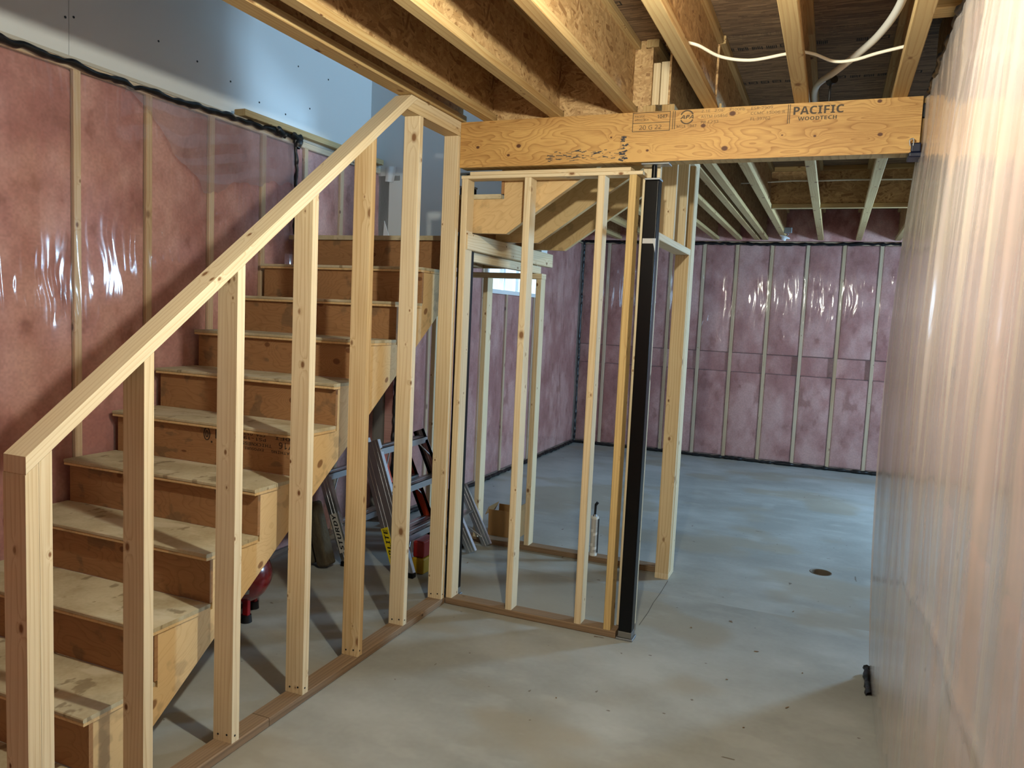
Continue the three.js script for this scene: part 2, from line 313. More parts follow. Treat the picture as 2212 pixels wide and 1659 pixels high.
// black acoustic sealant squeezed out along an edge
function bead(o, pts, r, seed, wob = 0.006, name = 'sealant') {
  const q = rng(seed), out = []; for (let i = 0; i < pts.length - 1; i++) { const n = Math.max(2, Math.ceil(V3(...pts[i]).distanceTo(V3(...pts[i + 1])) / 0.05)); for (let k = 0; k < n; k++) { const t = k / n; out.push(pts[i].map((c, j) => mix(c, pts[i + 1][j], t) + (q() - 0.5) * 2 * wob)); } } out.push(pts[pts.length - 1]);
  const g = tube(out, r, out.length * 4, 7), p = g.attributes.position, c = V3(); const crv = new THREE.CatmullRomCurve3(out.map((v) => V3(...v)));
  for (let i = 0; i <= out.length * 4; i++) { crv.getPointAt(Math.min(1, i / (out.length * 4)), c); const sc = 0.7 + 0.9 * vn(i * 0.31 + seed, seed * 3.1); for (let k = 0; k < 8; k++) { const j = i * 8 + k; p.setXYZ(j, c.x + (p.getX(j) - c.x) * sc, c.y + (p.getY(j) - c.y) * sc, c.z + (p.getZ(j) - c.z) * sc); } }
  g.computeVertexNormals(); return part(o, name, g, M.sealant, 'black acoustic sealant along the edge of the plastic');
}
const pillow = (s, studs, amp) => { let lo = -1e9, hi = 1e9; for (const t of studs) { if (t <= s && t > lo) lo = t; if (t > s && t < hi) hi = t; } if (lo < -1e8 || hi > 1e8) return 0; return amp * Math.sin(Math.PI * (s - lo) / (hi - lo)); };
{ // left wall beside the stairs, plastic face at x = -1.33
  const o = structure('wall_left', 'pink insulated stud wall under clear plastic beside the lower stairs');
  const studs = [2.52, 2.11, 1.70, 1.285, 0.875, 0.44, 0.01, -0.40, -0.81, -1.22], st2 = [...studs, 2.93, 3.34, 3.75, 4.16, 4.57];
  insulated(o, (s, y, d) => [-1.345 + d, y, s], true, {
    s0: -1.37, s1: 4.6, y1: 2.755, studs: st2, battRows: [[0.04, 2.72]], fine: [-1.37, 2.2, 0.0125, 0.025], sheetMat: M.sheet,
    bump: (s, y) => { const sw = sstep(1.7, 2.3, y) * sstep(1.15, 0.85, s) * sstep(-0.35, 0.1, s); return 0.001 + pillow(s, studs, 0.010) + 0.010 * (fbm(s * 1.7, y * 1.6 + 9, 3) - 0.5) + sw * 0.016 * (vn(s * 2.0 + y * 3.2, y * 15 + s * 5 + 3) - 0.5) + 0.003 * (vn(s * 24 + 4 * vn(s * 2, y * 2), y * 1.6) - 0.5); },
  });
  bead(o, [[-1.326, 2.735, 4.0], [-1.326, 2.737, 1.6], [-1.326, 2.725, 0.95], [-1.326, 2.742, 0.4], [-1.326, 2.752, -0.22]], 0.013, 3, 0.008);
  bead(o, [[-1.324, 2.762, -0.24], [-1.322, 2.70, -0.25], [-1.324, 2.55, -0.262], [-1.324, 2.14, -0.255]], 0.011, 5, 0.005);
  bead(o, [[-1.322, 2.78, -0.03], [-1.32, 2.755, -0.09], [-1.322, 2.745, -0.15]], 0.017, 8, 0.012);
  bead(o, [[-1.32, 2.765, -0.2], [-1.316, 2.74, -0.27], [-1.318, 2.69, -0.255]], 0.022, 9, 0.008);
  { // second layer of plastic lapped over the top, creased and cloudy
    const sh = (t) => -0.235 + t * 1.28, rid = (a) => Math.abs(2 * (a - Math.floor(a)) - 1);
    const lowY = (z) => 2.40 + 0.05 * (fbm(z * 9 + 2, 2, 3) - 0.5) * 2 - 0.10 * sstep(0.62, 0.5, z) * sstep(0.2, 0.42, z) + 0.30 * sstep(0.62, 1.04, z) + 0.05 * sstep(0.05, -0.2, z);
    const g = grid(lin(0, 1, 150), lin(0, 1, 70), (t, v) => { const z = sh(t), y = mix(lowY(z), 2.715, v), q = y * 9 + z * 1.8 + 1.4 * vn(z * 3, y * 4); return [-1.345 + 0.017 + pillow(z, studs, 0.007) + 0.011 * (rid(q) - 0.5) * (0.4 + vn(z * 4 + 5, y * 5)) + 0.007 * (vn(z * 14 - y * 9, y * 12 + z * 8) - 0.5), y, z]; }, (t, v) => [sh(t), v]);
    g.index.array.reverse(); g.computeVertexNormals();
    part(o, 'plastic_overlap', g, phy({ color: 0xeee8ea, transmission: 0.89, thickness: 0, roughness: 0.14, ior: 1.5, side: THREE.DoubleSide }), 'cloudy creased second layer of plastic');
  }
  part(o, 'ledge', slab(-1.58, -1.351, 2.756, 2.772, -1.37, 4.6), std({ color: 0xb9b6ac, roughness: 0.9 }), 'pale ledge on top of the wall');
  const lb = thing('ledger_board', 'dusty grey wood strip resting on the ledge below the drywall', 'board', [-1.31, 2.773, -0.52]);
  part(lb, 'strip', board(-1.385, -1.305, 2.773, 2.812, -1.268, 0.235), std({ map: T.pine[2], color: 0xc9c0ab, roughness: 0.9 }));
}
{ // far wall, plastic face at z = -5.99
  const o = structure('wall_far', 'pink insulated far wall under wrinkled clear plastic with upright studs');
  const studs = [-0.82, -0.41, -0.005, 0.405, 0.80, 1.208, 1.614, 2.012, 2.41], st2 = [...studs, 2.82, 3.22, 3.63, 4.03, 4.44];
  insulated(o, (s, y, d) => [s, y, -5.99 + d], false, {
    s0: -1.17, s1: 4.6, ext: 0.3, y1: 2.70, studs: st2, battRows: [[0.04, 1.10], [1.34, 2.67]], fine: [-1.17, 2.7, 0.0125, 0.025], sheetMat: M.sheet,
    bump: (s, y) => 0.001 + pillow(s, studs, 0.008) + 0.034 * sstep(2.7, 0.9, y) * sstep(0.0, 0.8, y) * 0.5 + 0.010 * (fbm(s * 1.5 + 4, y * 1.5, 3) - 0.5) + 0.004 * (vn(s * 26 + 3 * vn(s * 2, y * 2), y * 2.2) - 0.5),
  });
  { const c = [-1.17, ...st2, 4.6]; for (let i = 0; i < c.length - 1; i++) part(o, 'insulation_batt', slab(c[i] + 0.021, c[i + 1] - 0.021, 1.105, 1.335, -6.09, i > 5 && i < 10 ? -6.055 : -6.022, 2), M.batt, 'short recessed insulation piece'); }
  bead(o, [[-1.15, 2.685, -5.982], [0.4, 2.676, -5.98], [1.3, 2.667, -5.98], [2.6, 2.68, -5.98]], 0.015, 11, 0.006);
  bead(o, [[-1.15, 0.02, -5.982], [2.6, 0.02, -5.982]], 0.016, 12, 0.005);
  bead(o, [[-1.158, 0.02, -5.978], [-1.158, 2.68, -5.978]], 0.013, 13, 0.004);
}
{ // left wall behind the landing, plastic face at x = -1.17, with a window
  const o = structure('wall_left_rear', 'pink insulated left wall with a small high window behind the stairs');
  const studs = []; studs.push(-1.45, -1.86, -2.27, -2.905, -3.50, -4.09, -4.295);
  insulated(o, (s, y, d) => [-1.17 + d, y, s], true, {
    s0: -5.99, s1: -1.30, y1: 2.70, studs, battRows: [[0.04, 2.67]], fine: [-5.99, -1.3, 0.03, 0.06], sheetMat: M.sheet,
    pieces: [[-5.99, -4.27, 0, 2.70], [-4.27, -2.93, 0, 1.885], [-2.93, -1.30, 0, 2.70], [-4.27, -2.93, 2.5, 2.70]],
    bump: (s, y) => 0.001 + pillow(s, studs, 0.008) + 0.008 * (fbm(s * 2, y * 1.5, 3) - 0.5) + 0.003 * (vn(s * 25, y * 2) - 0.5),
  });
  bead(o, [[-1.163, 0.022, -1.32], [-1.163, 0.022, -5.96]], 0.017, 15, 0.005);
  bead(o, [[-1.163, 2.685, -1.4], [-1.163, 2.685, -5.96]], 0.014, 16, 0.005);
  bead(o, [[-1.162, 0.03, -1.315], [-1.162, 2.0, -1.315]], 0.016, 17, 0.005);
  const w = structure('window_1', 'small high basement window with white vinyl frame in the left wall', 'window');
  const M_v = std({ color: 0xf2f5f6, roughness: 0.4 });
  part(w, 'frame', join([slab(-1.36, -1.15, 1.885, 1.925, -4.27, -2.93), slab(-1.36, -1.15, 2.46, 2.5, -4.27, -2.93), slab(-1.36, -1.15, 1.925, 2.46, -2.965, -2.93), slab(-1.36, -1.15, 1.925, 2.46, -4.27, -4.235)]), M_v);
  part(w, 'mullion', slab(-1.31, -1.26, 1.925, 2.46, -3.62, -3.58), M_v);
  for (const z of [-4.235, -3.58]) part(w, 'pane', slab(-1.29, -1.284, 1.925, 2.46, z, z + (z < -4 ? 0.615 : 0.615)), phy({ color: 0xffffff, transmission: 1, thickness: 0, roughness: 0.02, ior: 1.5 }));
}
{ // right wall close to the camera, plastic face about x = 2.245
  const o = structure('wall_right', 'pale pink insulated wall behind loose milky plastic with long upright folds');
  const studs = []; for (let z = -0.2; z < 4.5; z += 0.406) studs.push(z);
  insulated(o, (s, y, d) => [2.262 - d, y, s], false, {
    s0: -0.21, s1: 4.6, y1: 2.712, studs, battRows: [[0.04, 1.22], [1.23, 2.68]], fine: [-0.21, 3.4, 0.009, 0.02], sheetMat: M.sheetMilky,
    bump: (s, y) => {
      const bel = Math.sin(Math.PI * clamp(y / 2.5)) ** 0.8, sl = s + (y - 1.2) * 0.10, f = fbm(sl * 3.2, y * 0.5, 2) - 0.5, m = 0.15 + 0.85 * sstep(0.7, 1.7, y);
      const yc = 0.95 + 0.11 * sstep(1.26, 2.2, s) + 0.008 * vn(s * 9, 3), cr = sstep(1.2, 1.35, s) * Math.exp(-(((y - yc) / 0.014) ** 2));
      return 0.006 + 0.05 * bel + bel * 0.022 * f + m * (0.020 * (vn(sl * 8 + 2 * vn(sl * 2.5, y * 1.1), y * 0.5) - 0.5) + 0.007 * (vn(sl * 22 + vn(sl * 4, y * 2) * 2, y * 0.7 + 7) - 0.5)) * sstep(0, 0.3, y) + 0.006 * cr;
    },
  });
  // the plastic folds round the end of the wall
  part(o, 'wall_end', grid(lin(0, 1, 10), lin(0.004, 2.70, 50), (t, y) => [mix(2.256 - 0.052 * Math.sin(Math.PI * clamp(y / 2.5)) ** 0.8, 2.42, t), y, -0.21 - 0.02 * Math.sin(Math.PI * t) - 0.004 * vn(t * 5, y * 9)], (t, y) => [t * 0.2, y]), M.sheetMilky, 'milky plastic folded round the wall end');
  part(o, 'end_batt', slab(2.29, 2.40, 0.04, 2.66, -0.206, -0.2), M.batt);
  bead(o, [[2.252, 2.716, 2.6], [2.258, 2.715, 1.2], [2.262, 2.716, 0.1]], 0.012, 21, 0.006);
  bead(o, [[2.246, 0.008, 0.06], [2.244, 0.012, -0.06], [2.24, 0.03, -0.2]], 0.014, 22, 0.003);
}
{ // what closes the place outside the picture
  const ret = structure('wall_right_return', 'insulated return wall where the basement widens to the right'); part(ret, 'panel', slab(2.43, 4.6, 0, 2.712, -0.21, -0.03, 2), M.pink);
  const wr = structure('wall_right_rear', 'insulated wall with a window at the right of the wider part');
  for (const [a, b, c, d] of [[0, 1.55, -5.99, -0.2], [2.35, 2.712, -5.99, -0.2], [1.55, 2.35, -5.99, -4.0], [1.55, 2.35, -3.2, -0.2]]) part(wr, 'panel', slab(4.6, 4.8, a, b, c, d, 2), M.pink);
  const w = structure('window_2', 'basement window with white frame in the right rear wall', 'window');
  part(w, 'frame', join([slab(4.62, 4.74, 1.55, 1.7, -4.0, -3.2), slab(4.62, 4.74, 2.26, 2.35, -4.0, -3.2), slab(4.62, 4.74, 1.7, 2.26, -4.0, -3.96), slab(4.62, 4.74, 1.7, 2.26, -3.24, -3.2)]), std({ color: 0xf2f5f6, roughness: 0.4 }));
  part(w, 'pane', slab(4.70, 4.706, 1.7, 2.26, -3.96, -3.24), phy({ color: 0xffffff, transmission: 1, thickness: 0, roughness: 0.02, ior: 1.5 }));
  const fr = structure('wall_front', 'insulated wall behind the viewer'); part(fr, 'panel', slab(-1.6, 2.5, 0, 2.755, 4.6, 4.8, 2), M.pink); part(fr, 'rim', slab(-1.6, 2.5, 2.755, 3.1, 4.6, 4.8, 2), M.osb);
  const rr = structure('wall_right_rim', 'rim board above the right wall'); part(rr, 'rim', slab(2.30, 2.42, 2.715, 3.075, -0.2, 4.6, 1), M.osb);
  const fm = structure('wall_far_rim', 'dark insulated rim above the far wall'); part(fm, 'rim', slab(-1.4, 4.8, 2.705, 3.075, -6.2, -5.97, 2), M.pink); part(fm, 'rim', slab(4.6, 4.8, 2.715, 3.1, -6.0, 4.8, 2), M.pink); part(fm, 'rim', slab(-1.45, -1.2, 2.705, 3.075, -6.0, -1.38, 2), M.pink);
}

// ---------------------------------------------------------------- upper floor seen up the stair opening
{
  const l = structure('wall_upper_left', 'bluish grey drywall with screw heads above the left ledge');
  part(l, 'drywall_sheet', slab(-1.60, -1.45, 2.773, 5.5, -1.37, 1.249), M.drywall); part(l, 'drywall_sheet', slab(-1.60, -1.45, 2.773, 5.5, 1.2515, 4.8), M.drywall);
  for (const [z, y] of [[1.225, 2.985], [1.268, 2.97], [0.73, 3.04], [0.46, 3.02], [0.20, 2.985], [-0.05, 2.93], [-0.42, 3.26], [-0.75, 3.27], [-0.3, 2.92], [-0.55, 3.02]]) part(l, 'screw', cyl([-1.452, y, z], [-1.4485, y, z], 0.006, 0.006, 8), M.screw, 'black drywall screw head');
  const b = structure('wall_upper_rear', 'smooth grey drywall at the back of the landing');
  part(b, 'drywall_sheet', slab(-1.45, 0.005, 2.06, 5.5, -1.42, -1.30), M.drywall); part(b, 'drywall_sheet', slab(0.005, 4.8, 3.1, 5.5, -1.42, -1.30), M.drywall);
  const fl = thing('paper_flap', 'torn white drywall paper flap hanging beside the plastic', 'paper', [-1.25, 2.65, -1.29]);
  part(fl, 'flap', grid(lin(0, 1, 6), lin(0, 1, 6), (u, v) => [-1.295 + u * 0.085, 2.655 + v * 0.115 - u * 0.01 * (1 - v), -1.297 + 0.03 * (1 - v) * (0.5 + 0.5 * u) + 0.004 * Math.sin(u * 6)], (u, v) => [u, v]), M.paper);
  part(b, 'torn_paper', prism([[-1.315, 2.13], [-1.24, 2.13], [-1.262, 2.26], [-1.30, 2.36]], 2, -1.2998, -1.296), M.paper, 'patch of torn white drywall paper');
  const r = structure('wall_upper_right', 'upper floor wall with a window at the end of the upper flight');
  for (const [a, c, d, e] of [[3.1, 3.5, -1.42, 0.05], [5.1, 5.5, -1.42, 0.05], [3.5, 5.1, -1.42, -1.15], [3.5, 5.1, -0.15, 0.05]]) part(r, 'drywall_sheet', slab(4.6, 4.8, a, c, d, e), M.drywall);
  const w = structure('window_3', 'tall window of the upper floor', 'window'); part(w, 'pane', slab(4.72, 4.726, 3.5, 5.1, -1.15, -0.15), phy({ color: 0xffffff, transmission: 1, thickness: 0, roughness: 0.02, ior: 1.5 }));
  part(w, 'frame', join([slab(4.6, 4.74, 3.47, 3.5, -1.15, -0.15), slab(4.6, 4.74, 5.1, 5.13, -1.15, -0.15)]), std({ color: 0xf2f5f6 }));
  const pa = structure('wall_upper_hall', 'drywall partition above the timber beam'); part(pa, 'drywall_sheet', slab(-0.05, 4.8, 3.1, 5.5, -0.05, 0.06), M.drywall);
  const pb = structure('wall_upper_stair', 'drywall partition above the edge of the stair opening'); part(pb, 'drywall_sheet', slab(-0.05, 0.05, 3.1, 5.5, 0.06, 4.6), M.drywall);
  const f = structure('wall_upper_front', 'upper floor wall behind the viewer'); part(f, 'drywall_sheet', slab(-1.6, 4.8, 3.1, 5.5, 4.6, 4.8), M.drywall);
  const c = structure('ceiling_upper', 'ceiling of the floor above', 'ceiling'); part(c, 'drywall_sheet', slab(-1.6, 4.8, 5.5, 5.6, -1.42, 4.8), M.drywall);
}

// ---------------------------------------------------------------- subfloor and joists
const JB = 2.716, JT = 3.072;
{
  const o = structure('ceiling', 'underside of brown subfloor sheets with smudged stamps between the joists', 'ceiling');
  const put = (x0, x1, z0, z1) => { for (let x = x0; x < x1 - 0.01; x += 2.44) for (let z = z0; z < z1 - 0.01; z += 1.22) { const a = Math.min(x1, x + 2.44), b = Math.min(z1, z + 1.22); part(o, 'subfloor_sheet', slab(x + 0.001, a - 0.001, JT, JT + 0.02, z + 0.0015, b - 0.0015, 1.3), M.subfloor); } };
  put(-0.03, 4.8, -0.06, 4.8); put(1.0, 4.8, -1.30, -0.061); put(-1.6, 4.8, -6.2, -1.301);
}
const ordinal = ['first', 'second', 'third', 'fourth', 'fifth', 'sixth', 'seventh'];
function joist(label, group, x, z0, z1, { web = M.osb, w = 0.062, fl = M.flange } = {}) {
  const o = thing('ceiling_joist', label, 'joist', [x, JB, (z0 + z1) / 2], group);
  const cuts = z0 < -1 && z1 > 1 ? [z0, -0.02, z1] : [z0, z1];           // the long joists are spliced over the beam
  for (let i = 0; i < cuts.length - 1; i++) { part(o, 'bottom_flange', board(x - w / 2, x + w / 2, JB, JB + 0.038, cuts[i], cuts[i + 1]), fl); part(o, 'top_flange', board(x - w / 2, x + w / 2, JT - 0.038, JT, cuts[i], cuts[i + 1]), fl); }
  part(o, 'web', slab(x - 0.005, x + 0.005, JB + 0.036, JT - 0.036, z0, z1, 0.9), web);
  return o;
}
[0.165, 0.545, 0.935, 1.335].forEach((x, i) => joist(`${ordinal[i]} I-joist from the stair opening, resting on the timber beam`, 'joists over the front hall', x, i < 3 ? -0.06 : -0.03, 4.58));
[1.745, 2.152].forEach((x, i) => joist(`${ordinal[i + 4]} I-joist from the stair opening, running on over the beam to the far wall`, 'joists over the front hall', x, -5.96, 4.58));
joist('rear half of the I-joist lapping behind the hall joist that carries the white cable', 'joists over the rear room', 1.345, -5.96, -0.04);
joist('left half of the doubled I-joist ending on the beam above the steel column', 'joists over the rear room', 1.030, -5.96, 0.0);
joist('right half of the doubled I-joist ending on the beam above the steel column', 'joists over the rear room', 1.125, -5.96, 0.0);
[0.82, 0.55, 0.14, -0.27, -0.68].forEach((x) => joist('rear I-joist between the stair back wall and the far wall', 'rear joists behind the stairs', x, -5.96, -1.43));
[2.56, 2.97, 3.38, 3.79, 4.2].forEach((x) => joist('rear I-joist over the wider part beyond the right wall', 'rear joists at the right', x, -5.96, -0.05));
{ // edge of the stair opening
  const o = thing('stair_trimmer', 'pale trimmer board along the edge of the stair opening', 'joist', [-0.03, 2.72, 2.5]);
  part(o, 'bottom_flange', board(-0.078, 0.010, 2.722, 2.76, -0.02, 4.58), M.flange); part(o, 'web', slab(-0.05, -0.012, 2.76, JT, -0.02, 4.58, 0.9), M.osb);
  // blocking over the beam, blocking row in the rear room
  const blocks = [[0.165, 0.545, -0.03], [0.545, 0.935, -0.03], [0.935, 1.03, -0.03]];
  blocks.forEach(([a, b, z], i) => { const k = thing('rim_block', ['pale OSB block on the beam nearest the stair opening', 'pale OSB block on the beam between second and third joist', 'narrow OSB block on the beam left of the doubled joist'][i], 'block', [(a + b) / 2, JB, z], 'OSB blocks on the beam'); part(k, 'panel', prism([[a + 0.034, JB + 0.001], [b - 0.034, JB + 0.001], [b - 0.034, JB + 0.04], [b - 0.006, JB + 0.04], [b - 0.006, JT - 0.04], [b - 0.034, JT - 0.04], [b - 0.034, JT - 0.001], [a + 0.034, JT - 0.001], [a + 0.034, JT - 0.04], [a + 0.006, JT - 0.04], [a + 0.006, JB + 0.04], [a + 0.034, JB + 0.04]], 2, z - 0.03, z + 0.02, { tu: 0.6, tv: 0.6 }), M.osb); });
  const rows = [[1.38, 1.715], [1.775, 2.122], [2.182, 2.53]];
  rows.forEach(([a, b], i) => {
    const k = thing('joist_blocking', ['I-shaped blocking between rear joists, next to the doubled joist', 'I-shaped blocking between the two rear joists right of the cable', 'I-shaped blocking beside the right wall'][i], 'block', [(a + b) / 2, JB, -3.35], 'blocking row in the rear room');
    part(k, 'bottom_flange', board(a, b, JB, JB + 0.038, -3.38, -3.32), M.flange); part(k, 'web', slab(a - 0.02, b + 0.02, JB + 0.036, JT - 0.036, -3.355, -3.345, 0.9), M.osb); part(k, 'top_flange', board(a, b, JT - 0.038, JT, -3.38, -3.32), M.flange);
  });
  const b2 = thing('short_blocking', 'short pale board between the last joist and the right wall', 'block', [2.24, 2.72, 0.92]); part(b2, 'board', board(2.184, 2.296, 2.74, 2.778, 0.88, 0.97), M.yellow);
  // web filler of the doubled joist, its end over the beam
  const f = thing('web_filler', 'upright filler blocks between the webs of the doubled joist end', 'block', [1.078, JB + 0.04, -0.06]);
  part(f, 'filler', board(1.037, 1.072, JB + 0.042, 2.96, -0.2, -0.012), M.pine[0]); part(f, 'filler', board(1.076, 1.118, JB + 0.042, 2.965, -0.2, -0.016), M.pine[2]);
}

// ---------------------------------------------------------------- timber beam with its printed face
{
  const W = 2048, H = 224, px = W / 2.25;
  const b = rng(91), knots = [[1.439, 2.686, 0.014], [1.305, 2.636, 0.011], [1.413, 2.525, 0.014], [2.072, 2.705, 0.009], [2.085, 2.56, 0.010], [1.039, 2.529, 0.007], [0.107, 2.58, 0.009], [0.346, 2.578, 0.012], [0.289, 2.532, 0.008], [1.813, 2.565, 0.006], [1.67, 2.575, 0.004], [0.85, 2.60, 0.005]];
  const face = canvasTex(W, 256, (x) => {
    const im = x.createImageData(W, 256), d = im.data;
    for (let j = 0; j < 256; j++) for (let i = 0; i < W; i++) {
      const X = i / W * 2.25, Y = 2.72 - j / 256 * 0.246; let h = fbm(X * 2.6 + 5, Y * 11, 3) * 5.2 + Y * 9, k = 0;
      for (const [kx, ky, r] of knots) { const q = Math.hypot((X - kx) * 0.75, Y - ky); if (q < 0.14) { h += 0.9 * Math.exp(-q * q / (r * r * 9)); k = Math.max(k, sstep(r, r * 0.55, q)); } }
      const f = h * 2.6 - Math.floor(h * 2.6), line = Math.pow(f, 3) * (1 - sstep(0.95, 1, f)), fine = vn(X * 40, Y * 900), bl = fbm(X * 2 + 40, Y * 14, 3);
      let c = mix3([206, 164, 98], [150, 104, 52], clamp(line * 0.6 + (fine - 0.5) * 0.28 + (bl - 0.5) * 0.8 + 0.12)); c = mix3(c, [74, 40, 22], k * 0.85);
      const o = (j * W + i) * 4; d[o] = c[0]; d[o + 1] = c[1]; d[o + 2] = c[2]; d[o + 3] = 255;
    }
    x.putImageData(im, 0, 0);
    const P = (X, Y) => [X * px, (2.72 - Y) / 0.246 * 256], S = 256 / 0.246;
    const txt = (s, X, Y, hgt, wid, font = 'sans-serif', style = '', a = 0.72) => { x.save(); const [u, v] = P(X, Y); x.font = `${style} 40px ${font}`; x.fillStyle = `rgba(44,36,28,${a})`; const m = x.measureText(s).width; x.translate(u, v); x.scale(wid * px / m, hgt * S / 29); x.fillText(s, 0, 0); x.restore(); };
    x.strokeStyle = 'rgba(44,36,28,0.75)'; x.lineWidth = 3;
    const rect = (x0, y0, x1, y1) => { const [a, c] = P(x0, y1), [e, g] = P(x1, y0); x.strokeRect(a, c, e - a, g - c); };
    rect(0.958, 2.622, 1.143, 2.712); { const [a, c] = P(0.958, 2.662), [e] = P(1.143, 0); x.beginPath(); x.moveTo(a, c); x.lineTo(e, c); x.stroke(); }
    txt('PACIFIC', 0.966, 2.690, 0.010, 0.052, 'sans-serif', 'bold', 0.55); txt('WOODTECH', 0.966, 2.673, 0.010, 0.072, 'sans-serif', 'bold', 0.55); txt('1047', 1.078, 2.681, 0.018, 0.052, 'sans-serif', 'bold'); txt('20 G 22', 0.99, 2.630, 0.022, 0.115);
    for (const X of [1.157, 1.167, 1.690, 1.698]) { const [a, c] = P(X, 2.712), [, e] = P(X, 2.626); x.beginPath(); x.moveTo(a, c); x.lineTo(a, e); x.stroke(); }
    { const [u, v] = P(1.225, 2.680); x.lineWidth = 6; x.beginPath(); x.ellipse(u, v, 0.031 * px, 0.031 * S, 0, Math.PI * 1.13, Math.PI * 1.87); x.stroke(); x.beginPath(); x.ellipse(u, v, 0.031 * px, 0.031 * S, 0, Math.PI * 0.13, Math.PI * 0.87); x.stroke(); x.lineWidth = 3; }
    txt('APA', 1.193, 2.672, 0.018, 0.064, 'sans-serif', 'italic bold', 0.85); txt('MILL 1047', 1.176, 2.632, 0.013, 0.098);
    txt('2.1E   2.0E    3100Fb', 1.292, 2.698, 0.012, 0.205, 'sans-serif', '', 0.6); txt('ASTM D5456', 1.292, 2.672, 0.013, 0.125, 'sans-serif', '', 0.6); txt('PR-L233', 1.292, 2.646, 0.013, 0.085, 'sans-serif', '', 0.65);
    txt('ESR-2909', 1.522, 2.698, 0.013, 0.10, 'sans-serif', '', 0.62); txt('CCMC 13006-R', 1.522, 2.675, 0.013, 0.155, 'sans-serif', '', 0.62); txt('FL 39762', 1.522, 2.649, 0.014, 0.092, 'sans-serif', '', 0.62);
    txt('PACIFIC', 1.708, 2.664, 0.036, 0.222, 'sans-serif', 'bold', 0.88); txt('WOODTECH', 1.735, 2.637, 0.016, 0.168, 'sans-serif', 'bold', 0.82);
    // smeared dark blue sealant marks near the column
    const r = rng(55); x.fillStyle = 'rgba(26,34,52,0.8)';
    for (let i = 0; i < 70; i++) { const X = 0.5 + r() * 0.42, Y = 2.492 + r() * 0.05, [u, v] = P(X, Y); x.save(); x.translate(u, v); x.rotate((r() - 0.5) * 0.7); x.fillRect(0, 0, 6 + r() * 26, 1.5 + r() * 2.5); x.restore(); }
    for (let i = 0; i < 26; i++) { const X = 0.895 + r() * 0.035, Y = 2.486 + r() * 0.12, [u, v] = P(X, Y); x.save(); x.translate(u, v); x.rotate((r() - 0.5) * 0.9); x.fillRect(0, 0, 6 + r() * 14, 2 + r() * 7); x.restore(); }
  }, false);
  const o = thing('timber_beam', 'long yellow laminated timber beam with printed grade stamps', 'beam', [1.12, 2.474, -0.02]);
  const g = slab(0.002, 2.245, 2.474, 2.716, -0.07, 0.022, 1); part(o, 'core', g, M.yellow);
  const f = new THREE.PlaneGeometry(2.243, 0.242); f.translate(1.1235, 2.595, 0.0265); const uv = f.attributes.uv, p = f.attributes.position;
  for (let i = 0; i < p.count; i++) uv.setXY(i, p.getX(i) / 2.25, 1 - (2.72 - p.getY(i)) / 0.246);
  const ply = slab(0.002, 2.245, 2.474, 2.716, 0.0225, 0.026); part(o, 'outer_ply', ply, M.yellow); part(o, 'printed_face', f, std({ map: face, roughness: 0.62 }), 'wavy grained veneer face with black stamps');
  const hg = thing('beam_seat', 'blue black membrane and bent metal clip under the beam end', 'bracket', [2.235, 2.47, 0]);
  part(hg, 'membrane', join([rbox(2.205, 2.262, 2.452, 2.474, -0.07, 0.05, 0.006), rbox(2.212, 2.252, 2.474, 2.515, 0.027, 0.046, 0.006)]), std({ color: 0x101a33, roughness: 0.35 }));
  part(hg, 'clip', join([tube([[2.208, 2.50, 0.048], [2.205, 2.525, 0.05], [2.218, 2.53, 0.05], [2.22, 2.50, 0.05]], 0.003, 20, 6)]), M.galv);
  const ob = thing('end_block', 'dark rimmed wood block standing behind the beam end', 'block', [2.27, 2.47, -0.03]); part(ob, 'block', board(2.249, 2.30, 2.476, 2.715, -0.07, 0.0), M.yellow); part(ob, 'tar_patch', cyl([2.262, 2.66, 0.0], [2.262, 2.66, 0.008], 0.035, 0.03, 14), M.sealant);
}

